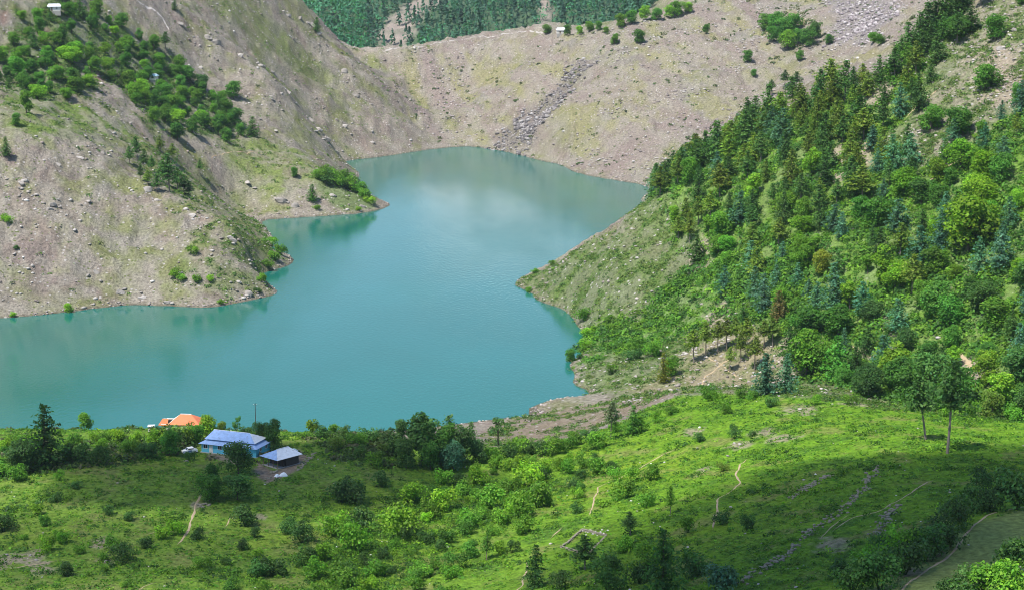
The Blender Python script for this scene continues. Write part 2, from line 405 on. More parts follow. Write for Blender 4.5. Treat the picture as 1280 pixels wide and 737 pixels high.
# left hill
lh = Z['left']
COL = mixc(COL, (0.185, 0.205, 0.060), lh * .55 * sstep(-.05, .3, n40 * .5 + n12 * .6))
gr = sstep(-.25, .25, n12 + .4 * n5)
COL = mixc(COL, (0.135, 0.200, 0.040), Z['left_field'] * (.35 + .6 * gr))
COL = mixc(COL, (0.105, 0.175, 0.040), Z['left_wood'] * (.45 + .45 * gr))
COL = mixc(COL, (0.165, 0.215, 0.055), Z['terrace'] * (.35 + .5 * gr))
COL = mixc(COL, (0.150, 0.190, 0.050), Z['gully'] * (.25 + .5 * gr))
COL = mixc(COL, (0.140, 0.185, 0.050), Z['lefttip'] * (.15 + .6 * gr))
COL = mixc(COL, (0.120, 0.190, 0.050), Z['promontory'] * .7)
COL = mixc(COL, (0.170, 0.200, 0.070), Z['leftgreen'] * (.45 + .35 * gr))
for pts in ([(113, 82), (128, 92), (130, 103), (117, 100)], [(48, 40), (62, 36), (64, 52), (50, 52)], [(0, 18), (10, 15), (8, 28), (0, 30)], [(222, 90), (240, 95), (238, 105), (225, 100)]):
    COL = mixc(COL, (0.30, 0.19, 0.155), zone(pts, 2, 1) * .9)
# dam
dm = Z['dam']
COL = mixc(COL, (0.258, 0.202, 0.188), dm * .65 * sstep(-.1, .4, strk))
COL = mixc(COL, (0.265, 0.245, 0.115), dm * .7 * sstep(.0, .4, -strk + .3 * n12))
COL = mixc(COL, (0.17, 0.148, 0.135), Z['talus'] * .6)
COL = mixc(COL, (0.25, 0.22, 0.22), Z['talus_top'] * .8)
COL = mixc(COL, (0.13, 0.165, 0.055), Z['damgreen'] * .6 * gr)
# right hill
rt = Z['right']
COL = mixc(COL, (0.122, 0.188, 0.044), rt * (.55 + .4 * sstep(-.25, .3, n12 + .5 * n5)))
fo = np.clip(Z['forest_upper'] + Z['forest_mid'] + Z['forest_low'], 0, 1)
OPEN = sstep(.08, .38, fbm(GX, GY, 30, 3, 171))
COL = mixc(COL, (0.140, 0.255, 0.036), fo * (.5 + .45 * sstep(-.4, .3, n12)))
COL = mixc(COL, (0.120, 0.260, 0.032), Z['bright'] * (.4 + .5 * gr))
COL = mixc(COL, (0.33, 0.275, 0.22), Z['screeband'] * (.6 - .4 * gr))
COL = mixc(COL, (0.315, 0.26, 0.175), Z['stand'] * (.85 - .45 * gr))
COL = mixc(COL, (0.255, 0.200, 0.150), Z['flank'] * (.95 - .5 * gr))
bare *= 1 - .8 * np.clip(fo + Z['bright'], 0, 1)
bare *= 1 - .6 * np.clip(Z['left_wood'] + Z['left_field'] + Z['terrace'], 0, 1)
# near spur: meadow
nr = Z['near'] * (1 - Z['flank'])
GRASS = np.zeros_like(COL); GRASS[:] = (0.142, 0.280, 0.018)
GRASS = mixc(GRASS, (0.200, 0.320, 0.022), sstep(0, .5, n40 + .4 * n12))
GRASS = mixc(GRASS, (0.070, 0.165, 0.020), .8 * sstep(.0, .45, n12 + .3 * n5))
GRASS = mixc(GRASS, (0.225, 0.215, 0.075), .65 * sstep(.10, .42, -n12 + .3 * n40))
GRASS = mixc(GRASS, (0.045, 0.105, 0.018), .6 * sstep(.2, .5, n5 * .6 + n2 * .6))
leftlow = sstep(40, -60, GX) * Z['near']
GRASS = mixc(GRASS, (0.160, 0.205, 0.050), leftlow * (.35 + .4 * sstep(-.1, .4, -n12)))
COL = mixc(COL, GRASS, nr) if False else COL + (GRASS - COL) * nr[..., None]
bare *= 1 - .97 * nr
COL = mixc(COL, (0.075, 0.12, 0.035), Z['greybrush'] * .6)
COL = mixc(COL, (0.215, 0.275, 0.085), Z['field'] * .92)
def stain(px, py, rx, ry, col, k=.9):
    x, y, z = hit(px, py)
    global COL
    w = 1.4 * n5 + .8 * n2
    d = np.sqrt(((GX - x) / rx) ** 2 + ((GY - y) / ry) ** 2)
    t = sstep(1.15, .55, d + .5 * w) * k
    COL = mixc(COL, col, t)
for a in ((5, 700, 4, 7), (35, 695, 3, 5), (45, 704, 2.5, 5), (125, 678, 3, 4), (132, 702, 2, 3), (55, 712, 4, 3), (325, 645, 2, 2), (245, 632, 1.5, 3), (1110, 505, 10, 5), (1080, 505, 6, 4), (1145, 508, 7, 4), (975, 548, 4, 5), (955, 540, 4, 5), (1000, 512, 5, 7), (925, 557, 3, 5), (1040, 680, 3, 6), (1258, 605, 2, 6), (865, 540, 3, 5), (882, 585, 2, 3), (1130, 715, 4, 3), (1165, 692, 3, 2)):
    stain(*a, (0.33, 0.27, 0.20), .75)
COL = mixc(COL, (0.30, 0.225, 0.17), Z['yard'] * .95)
COL = mixc(COL, (0.27, 0.22, 0.16), Z['yard2'] * .95)
for a in ((1085, 441, 9, 7), (1213, 462, 4, 12), (1095, 405, 3, 5), (880, 405, 10, 9), (1060, 200, 9, 14), (1100, 115, 7, 12), (985, 440, 6, 10), (875, 325, 5, 12), (1245, 90, 8, 30)):
    stain(*a, (0.36, 0.29, 0.23), .85)
# bank at the water's edge: bleached drawdown rim
rim = sstep(1.6, .25, GZ) * (GY > 500) * (GY < 1400) * (GZ > -2)
COL = mixc(COL, (0.30, 0.255, 0.20), .5 * rim)
COL = mixc(COL, (0.11, 0.095, 0.07), .75 * sstep(.55, .2, GZ) * (GY > 500) * (GY < 1400) * (GZ > -2))
bare = np.clip(bare, 0, 1)
COL = COL * (1 - bare[..., None] * np.array((.11, .09, .13)))

# ------------------------------------------------------------------ node helpers
def mat(name):
    m = bpy.data.materials.new(name); m.use_nodes = True
    t = m.node_tree; return m, t.nodes, t.links, t.nodes['Principled BSDF']
def node(ns, kind, **kw):
    n = ns.new(kind)
    for k, v in kw.items(): setattr(n, k, v)
    return n
def mixrgb(ns, ls_, a, b, fac, blend='MIX'):
    n = ns.new('ShaderNodeMix'); n.data_type = 'RGBA'; n.blend_type = blend
    for sock, val in ((n.inputs[0], fac), (n.inputs[6], a), (n.inputs[7], b)):
        if hasattr(val, 'links'): ls_.new(val, sock)
        elif sock == n.inputs[0]: sock.default_value = val
        else: sock.default_value = (*val, 1) if len(val) == 3 else val
    return n.outputs[2]
def simple(name, col, rough=.7, metal=0.0, var=.12, scale=3.0, spec=.3, bump=0.0):
    m, ns, l, b = mat(name)
    tc = ns.new('ShaderNodeTexCoord'); nz = node(ns, 'ShaderNodeTexNoise'); nz.inputs['Scale'].default_value = scale; nz.inputs['Detail'].default_value = 5
    l.new(tc.outputs['Object'], nz.inputs['Vector'])
    lo = tuple(c * (1 - 2 * var) for c in col); hi = tuple(min(1, c * (1 + 2 * var)) for c in col)
    l.new(mixrgb(ns, l, lo, hi, nz.outputs['Fac']), b.inputs['Base Color'])
    b.inputs['Roughness'].default_value = rough; b.inputs['Metallic'].default_value = metal; b.inputs['Specular IOR Level'].default_value = spec
    if bump:
        bp = ns.new('ShaderNodeBump'); bp.inputs['Strength'].default_value = bump; bp.inputs['Distance'].default_value = .05
        l.new(nz.outputs['Fac'], bp.inputs['Height']); l.new(bp.outputs[0], b.inputs['Normal'])
    return m

def land_material():
    m, ns, l, b = mat('land')
    at_ = node(ns, 'ShaderNodeAttribute', attribute_name='soil'); br = node(ns, 'ShaderNodeAttribute', attribute_name='bare')
    geo = ns.new('ShaderNodeNewGeometry')
    n1 = ns.new('ShaderNodeTexNoise'); n1.inputs['Scale'].default_value = .9; n1.inputs['Detail'].default_value = 6; n1.inputs['Roughness'].default_value = .7
    n2 = ns.new('ShaderNodeTexNoise'); n2.inputs['Scale'].default_value = .22; n2.inputs['Detail'].default_value = 4
    for n in (n1, n2): l.new(geo.outputs['Position'], n.inputs['Vector'])
    r1 = ns.new('ShaderNodeMapRange'); r1.inputs[1].default_value = .3; r1.inputs[2].default_value = .7; r1.inputs[3].default_value = .5; r1.inputs[4].default_value = 1.5
    l.new(n1.outputs['Fac'], r1.inputs[0])
    c1 = mixrgb(ns, l, at_.outputs['Color'], r1.outputs[0], 1.0, 'MULTIPLY')
    # pale stones lying about on the bare ground, and dry tussocks between them
    vo = node(ns, 'ShaderNodeTexVoronoi'); vo.inputs['Scale'].default_value = .55; vo.inputs['Randomness'].default_value = 1
    l.new(geo.outputs['Position'], vo.inputs['Vector'])
    sx = ns.new('ShaderNodeSeparateColor'); l.new(vo.outputs['Color'], sx.inputs[0])
    rr = ns.new('ShaderNodeMapRange'); rr.inputs[1].default_value = .34; rr.inputs[2].default_value = .24; l.new(vo.outputs['Distance'], rr.inputs[0])
    gt = node(ns, 'ShaderNodeMath', operation='GREATER_THAN'); gt.inputs[1].default_value = .80; l.new(sx.outputs[0], gt.inputs[0])
    mm = node(ns, 'ShaderNodeMath', operation='MULTIPLY'); l.new(rr.outputs[0], mm.inputs[0]); l.new(gt.outputs[0], mm.inputs[1])
    mb = node(ns, 'ShaderNodeMath', operation='MULTIPLY'); l.new(mm.outputs[0], mb.inputs[0]); l.new(br.outputs['Fac'], mb.inputs[1])
    c2 = mixrgb(ns, l, c1, (.40, .37, .34), mb.outputs[0])
    gt2 = node(ns, 'ShaderNodeMath', operation='LESS_THAN'); gt2.inputs[1].default_value = .22; l.new(sx.outputs[1], gt2.inputs[0])
    m2 = node(ns, 'ShaderNodeMath', operation='MULTIPLY'); l.new(rr.outputs[0], m2.inputs[0]); l.new(gt2.outputs[0], m2.inputs[1])
    m3 = node(ns, 'ShaderNodeMath', operation='MULTIPLY'); l.new(m2.outputs[0], m3.inputs[0]); l.new(br.outputs['Fac'], m3.inputs[1])
    c3 = mixrgb(ns, l, c2, (.13, .15, .055), m3.outputs[0])
    l.new(c3, b.inputs['Base Color'])
    b.inputs['Roughness'].default_value = .95; b.inputs['Specular IOR Level'].default_value = .08
    bp = ns.new('ShaderNodeBump'); bp.inputs['Strength'].default_value = .9; bp.inputs['Distance'].default_value = 1.5
    l.new(n1.outputs['Fac'], bp.inputs['Height'])
    l.new(bp.outputs[0], b.inputs['Normal'])
    return m

terr = grid_mesh('terrain', GX, GY, GZ)
ca = terr.attributes.new('soil', 'FLOAT_COLOR', 'POINT')
ca.data.foreach_set('color', np.concatenate([COL, np.ones(GX.shape + (1,))], -1).astype(np.float32).ravel())
fa_ = terr.attributes.new('bare', 'FLOAT', 'POINT'); fa_.data.foreach_set('value', bare.astype(np.float32).ravel())
terr.materials.append(land_material())
terrain = link(bpy.data.objects.new('terrain', terr)); terrain['kind'] = 'structure'

# ------------------------------------------------------------------ the lake
def water_material():
    m, ns, l, b = mat('lake_water')
    geo = ns.new('ShaderNodeNewGeometry')
    n0 = ns.new('ShaderNodeTexNoise'); n0.inputs['Scale'].default_value = .012; n0.inputs['Detail'].default_value = 3; l.new(geo.outputs['Position'], n0.inputs['Vector'])
    n0.inputs['Roughness'].default_value = .65
    l.new(mixrgb(ns, l, (.007, .095, .068), (.009, .136, .118), n0.outputs['Fac']), b.inputs['Base Color'])
    b.inputs['IOR'].default_value = 1.33; nr_ = ns.new('ShaderNodeTexNoise'); nr_.inputs['Scale'].default_value = 1.0; nr_.inputs['Detail'].default_value = 4
    mpr = ns.new('ShaderNodeMapping'); mpr.inputs['Rotation'].default_value = (0, 0, .9); mpr.inputs['Scale'].default_value = (.022, .006, 1); l.new(geo.outputs['Position'], mpr.inputs['Vector']); l.new(mpr.outputs[0], nr_.inputs['Vector'])
    rr_ = ns.new('ShaderNodeMapRange'); rr_.inputs[1].default_value = .35; rr_.inputs[2].default_value = .65; rr_.inputs[3].default_value = .04; rr_.inputs[4].default_value = .17; l.new(nr_.outputs['Fac'], rr_.inputs[0]); l.new(rr_.outputs[0], b.inputs['Roughness'])
    mp = ns.new('ShaderNodeMapping'); mp.inputs['Rotation'].default_value = (0, 0, .5); mp.inputs['Scale'].default_value = (1, .45, 1); l.new(geo.outputs['Position'], mp.inputs['Vector'])
    n1 = ns.new('ShaderNodeTexNoise'); n1.inputs['Scale'].default_value = .9; n1.inputs['Detail'].default_value = 4; l.new(mp.outputs[0], n1.inputs['Vector'])
    bp = ns.new('ShaderNodeBump'); bp.inputs['Strength'].default_value = .45; bp.inputs['Distance'].default_value = .13
    l.new(n1.outputs['Fac'], bp.inputs['Height']); l.new(bp.outputs[0], b.inputs['Normal'])
    return m
wx = np.linspace(-620, 320, 60); wy = np.linspace(470, 1370, 60)
WX, WY = np.meshgrid(wx, wy)
lake = link(bpy.data.objects.new('water', grid_mesh('water', WX, WY, np.zeros(WX.shape)))); lake['kind'] = 'structure'
lake.data.materials.append(water_material())

# ------------------------------------------------------------------ haze in the valley
def box_mesh(name, a, b):
    (x0, y0, z0), (x1, y1, z1) = a, b
    me = bpy.data.meshes.new(name)
    me.from_pydata([(x, y, z) for z in (z0, z1) for x, y in ((x0, y0), (x1, y0), (x1, y1), (x0, y1))], [], [(3, 2, 1, 0), (4, 5, 6, 7), (0, 1, 5, 4), (1, 2, 6, 5), (2, 3, 7, 6), (3, 0, 4, 7)])
    return me
HAZE = True
if HAZE:
    zb = float(min(GZ.min(), -10)) - 1
    hz = link(bpy.data.objects.new('haze', box_mesh('haze', (-1500, -60, zb), (1500, 3300, max(330.0, float(GZ.max()) + 20))))); hz['kind'] = 'stuff'
    m, ns, l, b = mat('haze_air')
    ns.remove(b)
    pv = ns.new('ShaderNodeVolumePrincipled'); pv.inputs['Color'].default_value = (.72, .86, 1, 1); pv.inputs['Density'].default_value = .000035; pv.inputs['Anisotropy'].default_value = .2
    l.new(pv.outputs[0], ns['Material Output'].inputs['Volume'])
    hz.data.materials.append(m)

# ------------------------------------------------------------------ clouds that shade parts of the valley (high above the frame, towards the sun)
import bmesh
cm, ns, l, b = mat('cloud_vapour'); ns.remove(b)
pv = ns.new('ShaderNodeVolumePrincipled'); pv.inputs['Color'].default_value = (1, 1, 1, 1); pv.inputs['Density'].default_value = .026; pv.inputs['Anisotropy'].default_value = .4
l.new(pv.outputs[0], ns['Material Output'].inputs['Volume'])
def cloud(px, py, rx, ry, rot, seed, thick=1.0, alt=620.0, label='', near=None):
    g = near if near else hit(px, py)
    k = (alt - g[2]) / SUN_DIR[2]
    c = np.array(g) + SUN_DIR * k
    bm = bmesh.new(); bmesh.ops.create_icosphere(bm, subdivisions=4, radius=1)
    co = np.array([v.co[:] for v in bm.verts])
    n = fbm(co[:, 0] * 3 + seed, co[:, 1] * 3 + co[:, 2], 1.6, 3, seed) * .42 + fbm(co[:, 0] * 3 + seed, co[:, 1] * 3 - co[:, 2], .6, 2, seed + 5) * .14
    r = 1 + n
    rad = np.sqrt(co[:, 0] ** 2 + co[:, 1] ** 2)
    x = co[:, 0] * r * rx; y = co[:, 1] * r * ry; z = co[:, 2] * np.sqrt(np.clip(1 - rad ** 2, 0, 1)) * 55 * thick * (1 + .5 * n)
    ca_, sa_ = math.cos(rot), math.sin(rot)
    for i, v in enumerate(bm.verts): v.co = (x[i] * ca_ - y[i] * sa_, x[i] * sa_ + y[i] * ca_, z[i])
    me = bpy.data.meshes.new('cloud'); bm.to_mesh(me); bm.free(); me.materials.append(cm)
    o = link(bpy.data.objects.new('cloud', me)); o.location = c
    o['label'] = label; o['category'] = 'cloud'; o['kind'] = 'thing'
    return o

# ------------------------------------------------------------------ mesh building
def np_mesh(name, V, F, col=None, smooth=False):
    """V (n,3), F (m,k) of one face size, col (m,3) per face"""
    me = bpy.data.meshes.new(name)
    V = np.asarray(V, np.float32); F = np.asarray(F, np.int32)
    k = F.shape[1]
    me.vertices.add(len(V)); me.vertices.foreach_set('co', V.ravel())
    me.loops.add(F.size); me.loops.foreach_set('vertex_index', F.ravel())
    me.polygons.add(len(F)); me.polygons.foreach_set('loop_start', np.arange(0, F.size, k, dtype=np.int32)); me.polygons.foreach_set('loop_total', np.full(len(F), k, np.int32))
    if smooth: me.polygons.foreach_set('use_smooth', np.ones(len(F), bool))
    if col is not None:
        a = me.attributes.new('tone', 'FLOAT_COLOR', 'FACE')
        a.data.foreach_set('color', np.concatenate([col, np.ones((len(F), 1))], 1).astype(np.float32).ravel())
    me.update(calc_edges=True)
    return me
def unit(v): return v / (np.linalg.norm(v, axis=-1, keepdims=True) + 1e-9)
def cards(C, N, S, g, asp=.7):
    """leaf sprays: one bent diamond per centre"""
    n = len(C)
    N = unit(N); r = unit(g.normal(size=(n, 3)))
    A = unit(np.cross(N, r)); B = np.cross(N, A)
    S = np.broadcast_to(np.asarray(S, float).reshape(-1, 1), (n, 1))
    V = np.stack([C + A * S, C + B * S * asp - N * S * .25, C - A * S, C - B * S * asp - N * S * .25], 1)
    return V.reshape(-1, 3), np.arange(n * 4).reshape(n, 4)
class MB:
    def __init__(s): s.v = []; s.f = []
    def add(s, V, F):
        o = len(s.v); s.v += [tuple(map(float, p)) for p in V]; s.f += [tuple(int(i) + o for i in f) for f in F]
    def box(s, x0, x1, y0, y1, z0, z1):
        s.add([(x, y, z) for z in (z0, z1) for x, y in ((x0, y0), (x1, y0), (x1, y1), (x0, y1))], [(3, 2, 1, 0), (4, 5, 6, 7), (0, 1, 5, 4), (1, 2, 6, 5), (2, 3, 7, 6), (3, 0, 4, 7)])
    def slab(s, pts, t):
        """a flat sheet given by its upper outline, t thick"""
        p = np.array(pts, float); n = np.cross(p[1] - p[0], p[2] - p[0]); n /= np.linalg.norm(n)
        if n[2] < 0: p = p[::-1]; n = -n
        k = len(p); q = p - n * t
        s.add(list(p) + list(q), [tuple(range(k)), tuple(range(2 * k - 1, k - 1, -1))] + [(i + k, (i + 1) % k + k, (i + 1) % k, i) for i in range(k)])
    def tube(s, pts, rad, n=6):
        pts = np.array(pts, float); o = len(s.v)
        for i, p in enumerate(pts):
            d = unit(pts[min(i + 1, len(pts) - 1)] - pts[max(i - 1, 0)]); a = np.cross(d, (0, 0, 1.0) if abs(d[2]) < .9 else (1.0, 0, 0)); a = unit(a); b = np.cross(d, a)
            for k in range(n):
                t = 2 * math.pi * k / n; s.v.append(tuple(p + rad[i] * (math.cos(t) * a + math.sin(t) * b)))
        for i in range(len(pts) - 1):
            for k in range(n):
                s.f.append((o + i * n + k, o + i * n + (k + 1) % n, o + (i + 1) * n + (k + 1) % n, o + (i + 1) * n + k))
        s.f.append(tuple(o + (len(pts) - 1) * n + k for k in range(n))); s.f.append(tuple(o + k for k in range(n - 1, -1, -1)))
    def mesh(s, name, m=None, smooth=False):
        me = bpy.data.meshes.new(name); me.from_pydata(s.v, [], s.f)
        if smooth: me.polygons.foreach_set('use_smooth', np.ones(len(s.f), bool))
        if m: me.materials.append(m)
        me.update(); return me
    def build(s, name, m, parent=None, smooth=False):
        return link(bpy.data.objects.new(name, s.mesh(name, m, smooth)), parent)
def tag(o, label, cat, group=None, kind=None):
    o['label'] = label; o['category'] = cat
    if group: o['group'] = group
    if kind: o['kind'] = kind
    return o
def empty(name, loc, rz=0.0, sc=1.0):
    o = bpy.data.objects.new(name, None); o.empty_display_size = .5
    o.location = loc; o.rotation_euler = (0, 0, rz); o.scale = (sc, sc, sc) if np.isscalar(sc) else sc
    return link(o)

# ------------------------------------------------------------------ foliage
def leaf_material(name, objcol=True, transl=.44):
    m, ns, l, b = mat(name)
    tn = node(ns, 'ShaderNodeAttribute', attribute_name='tone')
    if objcol:
        oi = ns.new('ShaderNodeObjectInfo'); c = mixrgb(ns, l, oi.outputs['Color'], tn.outputs['Color'], 1.0, 'MULTIPLY')
    else: c = tn.outputs['Color']
    b.inputs['Roughness'].default_value = .6; b.inputs['Specular IOR Level'].default_value = .25
    l.new(c, b.inputs['Base Color'])
    tr = ns.new('ShaderNodeBsdfTranslucent')
    l.new(mixrgb(ns, l, c, (1.0, 1.25, .35), 1.0, 'MULTIPLY'), tr.inputs[0])
    mx = ns.new('ShaderNodeMixShader'); mx.inputs[0].default_value = transl
    l.new(b.outputs[0], mx.inputs[1]); l.new(tr.outputs[0], mx.inputs[2]); l.new(mx.outputs[0], ns['Material Output'].inputs['Surface'])
    return m
LEAF = leaf_material('leaves')
LEAF_STUFF = leaf_material('ground_leaves', False)
BARK = simple('bark', (.105, .082, .065), .95, var=.25, scale=6)
BARK_PALE = simple('pale_bark', (.20, .165, .135), .95, var=.25, scale=6)

def tone_of(n, g, base=1.0, amp=.22):
    t = base * (1 + g.normal(size=(n, 1)) * amp)
    w = 1 + g.normal(size=(n, 1)) * .10
    return np.clip(np.concatenate([t * w, t, t / w], 1), .35, 2.0)
def crown_broad(seed, shape='round', ncard=1500, size=.045):
    """unit crown: total tree height 1"""
    g = np.random.default_rng(seed)
    ncard = int(ncard * 2.0); size *= .66
    lob = []
    nl = {'round': 20, 'tall': 18, 'sparse': 13, 'wide': 22}[shape]
    rx, rz, cz = {'round': (.35, .40, .54), 'tall': (.24, .45, .53), 'sparse': (.36, .36, .60), 'wide': (.46, .38, .52)}[shape]
    lr = {'round': (.13, .20), 'tall': (.11, .17), 'sparse': (.07, .13), 'wide': (.13, .21)}[shape]
    for k in range(nl):
        d = unit(g.normal(size=3)); q = g.uniform(.45, .9)
        lob.append((d[0] * rx * q, d[1] * rx * q, cz + d[2] * rz * q, g.uniform(*lr), g.normal(1, .13)))
    lob.append((0, 0, cz, rx * .55 if shape != 'sparse' else .1, .9))
    if shape in ('round', 'wide'):          # low skirts of foliage
        for k in range(6):
            a = 6.283 * k / 6 + g.normal() * .3; q = g.uniform(.35, .75); lob.append((math.cos(a) * rx * q, math.sin(a) * rx * q, g.uniform(.14, .28), g.uniform(.11, .16), g.normal(.92, .1)))
    w = np.array([L[3] ** 2 for L in lob]); w /= w.sum()
    VV, CC = [], []; C, N, T = [], [], []
    for L, n in zip(lob, (w * ncard).astype(int)):
        d = unit(g.normal(size=(n, 3))); rr = L[3] * g.uniform(.70, 1.12, (n, 1))
        d[:, 2] = np.abs(d[:, 2]) * np.where(g.uniform(size=n) < .72, 1, -1)
        C.append(np.array(L[:3]) + d * rr * (1, 1, .85)); N.append(d * .65 + g.normal(size=(n, 3)) * .4 + (0, 0, .5)); T.append(tone_of(n, g, L[4]))
    C, N, T = np.concatenate(C), np.concatenate(N), np.concatenate(T)
    C[:, 2] = np.maximum(C[:, 2], .04)
    V, F = cards(C, N, size * g.uniform(.6, 1.25, len(C)), g)
    me = np_mesh('crown', V, F, T); me.materials.append(LEAF)
    tb = MB(); top = .62
    tb.tube([(0, 0, -.06), (.008, .004, .15), (-.01, .006, .38), (.01, 0, top)], [.026, .021, .016, .008], 6)
    for L in lob[:6]:
        z0 = g.uniform(.22, .42); e = np.array(L[:3]); s0 = np.array((0, 0, z0))
        tb.tube([s0, s0 * .5 + e * .5 + (0, 0, .03), e], [.012, .008, .003], 5)
    return me, tb.mesh('trunk', BARK)
def crown_conifer(seed, kind='spruce', size=.030):
    g = np.random.default_rng(seed)
    C, N, T, S = [], [], [], []
    z0 = {'spruce': .10, 'cedar': .08, 'pine': .34, 'tallpine': .50}[kind]
    base = {'spruce': .25, 'cedar': .31, 'pine': .23, 'tallpine': .21}[kind]
    nw = {'spruce': 17, 'cedar': 13, 'pine': 12, 'tallpine': 10}[kind]
    for k in range(nw):
        f = k / (nw - 1); z = z0 + (0.97 - z0) * f
        if kind in ('pine', 'tallpine'): R_ = base * (.55 + .9 * math.sin(math.pi * min(1, f * .8 + .25))) * (1 - f ** 3) * .75 + .02
        else: R_ = base * (1 - f ** 2.0) ** .85 * (.55 + .45 * min(1, f * 5)) + .022
        nb = max(4, int(10 * (1 - .5 * f)))
        a0 = g.uniform(0, 6.28)
        for j in range(nb):
            if g.uniform() < .10: continue
            a = a0 + 6.283 * j / nb + g.normal() * .2; L = R_ * g.uniform(.65, 1.2)
            up = {'spruce': -.18, 'cedar': .02, 'pine': .28, 'tallpine': .25}[kind] + g.normal() * .12
            n = max(4, int(L / .024)); tn = g.normal(1, .15)
            for q in range(n):
                t = (q + .8) / n; c = np.array((math.cos(a) * L * t, math.sin(a) * L * t, z + up * L * t - .25 * L * t * t))
                for r in range(2):
                    o = g.normal(size=3) * (.012 + .022 * (1 - abs(t - .5))) * (1, 1, .6)
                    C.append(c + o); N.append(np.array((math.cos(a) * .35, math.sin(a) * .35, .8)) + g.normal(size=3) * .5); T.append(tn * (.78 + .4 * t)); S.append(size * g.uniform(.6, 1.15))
    C, N, T = np.array(C), np.array(N), np.array(T)
    V, F = cards(C, N, np.array(S), g, .6)
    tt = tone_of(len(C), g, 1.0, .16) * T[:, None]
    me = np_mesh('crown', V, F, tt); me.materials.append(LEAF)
    tb = MB(); tb.tube([(0, 0, -.05), (.004, .003, .25), (-.004, .004, .6), (0, 0, .97)], [.019, .015, .010, .002], 6)
    return me, tb.mesh('trunk', BARK_PALE if 'pine' in kind else BARK)
def bush_mesh(seed, ncard=1250, size=.046):
    g = np.random.default_rng(seed)
    C, N, T = [], [], []
    for k in range(9):
        c = np.array((g.normal() * .22, g.normal() * .22, g.uniform(.22, .68))); r = g.uniform(.18, .34); n = ncard // 9
        d = unit(g.normal(size=(n, 3))); d[:, 2] = np.abs(d[:, 2]) * np.where(g.uniform(size=n) < .75, 1, -1)
        C.append(c + d * r * g.uniform(.6, 1.15, (n, 1))); N.append(d * .7 + g.normal(size=(n, 3)) * .5 + (0, 0, .3)); T.append(tone_of(n, g, g.normal(1, .15)))
    C, N, T = np.concatenate(C), np.concatenate(N), np.concatenate(T)
    C[:, 2] = np.clip(C[:, 2], -.03, 1.0)
    V, F = cards(C, N, size * g.uniform(.6, 1.3, len(C)), g)
    st = MB()
    for k in range(5):
        a = 6.28 * k / 5 + g.normal() * .3; st.tube([(0, 0, -.08), (.12 * math.cos(a), .12 * math.sin(a), .25), (.28 * math.cos(a), .28 * math.sin(a), .5)], [.022, .014, .006], 4)
    nv = len(V); fq = [f for f in st.f if len(f) == 4]
    V = np.concatenate([V, np.array(st.v)]); F = np.concatenate([F, np.array(fq) + nv]); T = np.concatenate([T, np.full((len(fq), 3), .9)])
    me = np_mesh('bush', V, F, T); me.materials.append(LEAF)
    return me
PROTO = {
    'round': [crown_broad(100 + k, 'round', 1700) for k in range(5)],
    'tall': [crown_broad(120 + k, 'tall', 1400) for k in range(4)],
    'sparse': [crown_broad(140 + k, 'sparse', 620, .038) for k in range(3)],
    'wide': [crown_broad(160 + k, 'wide', 1800) for k in range(3)],
    'spruce': [crown_conifer(200 + k, 'spruce') for k in range(5)],
    'cedar': [crown_conifer(220 + k, 'cedar', .034) for k in range(4)],
    'pine': [crown_conifer(240 + k, 'pine', .032) for k in range(5)],
    'tallpine': [crown_conifer(260 + k, 'tallpine', .032) for k in range(4)],
}
BUSH = [bush_mesh(300 + k) for k in range(7)]
TINT = {
    'dark green': (.070, .160, .034), 'blue-green': (.090, .215, .120), 'olive green': (.150, .225, .030),
    'deep green': (.085, .230, .028), 'mid green': (.135, .300, .026), 'yellow-green': (.160, .315, .016),
    'bright green': (.195, .375, .024), 'rusty brown': (.165, .145, .050), 'olive yellow': (.200, .235, .020), 'grey-green': (.105, .150, .065),
}
NOUN = {'spruce': 'conifer', 'cedar': 'cedar', 'pine': 'pine', 'tallpine': 'bare-stemmed pine', 'round': 'broadleaf tree', 'tall': 'slim broadleaf tree', 'sparse': 'sparse broadleaf tree', 'wide': 'spreading broadleaf tree', 'bush': 'bush'}
NAME = {'spruce': 'conifer_tree', 'cedar': 'cedar_tree', 'pine': 'pine_tree', 'tallpine': 'pine_tree', 'bush': 'bush'}
PLANTS = []      # everything that grows as an individual, gathered first so that labels can tell neighbours apart
def grow(kind, X, Y, h, tint, region, group, label=None, wide=1.0, lean=0.0, end='left', z=None):
    PLANTS.append(dict(kind=kind, X=X, Y=Y, h=h, tint=tint, region=region, group=group, label=label, wide=wide, lean=lean, end=end, z=z))
def grow_at(px, py, hpx, kind, tint, region, group, label=None, wide=1.0, lean=0.0, end='left'):
    X, Y, Zg = hit(px, py); s = float(pix(X, Y, Zg)[2])
    while py > 500 and Y > 500 and px < 600 and py < 600:      # never beyond the rim: the tree stands on the near side of it
        py += 1; X, Y, Zg = hit(px, py); s = float(pix(X, Y, Zg)[2])
    grow(kind, X, Y, hpx / s / CP, tint, region, group, label, wide, lean, end)
ORD = ['first', 'second', 'third', 'fourth', 'fifth', 'sixth', 'seventh', 'eighth', 'ninth', 'tenth', 'eleventh', 'twelfth', 'thirteenth', 'fourteenth', 'fifteenth', 'sixteenth', 'seventeenth', 'eighteenth', 'nineteenth', 'twentieth', 'twenty-first', 'twenty-second', 'twenty-third', 'twenty-fourth', 'twenty-fifth']
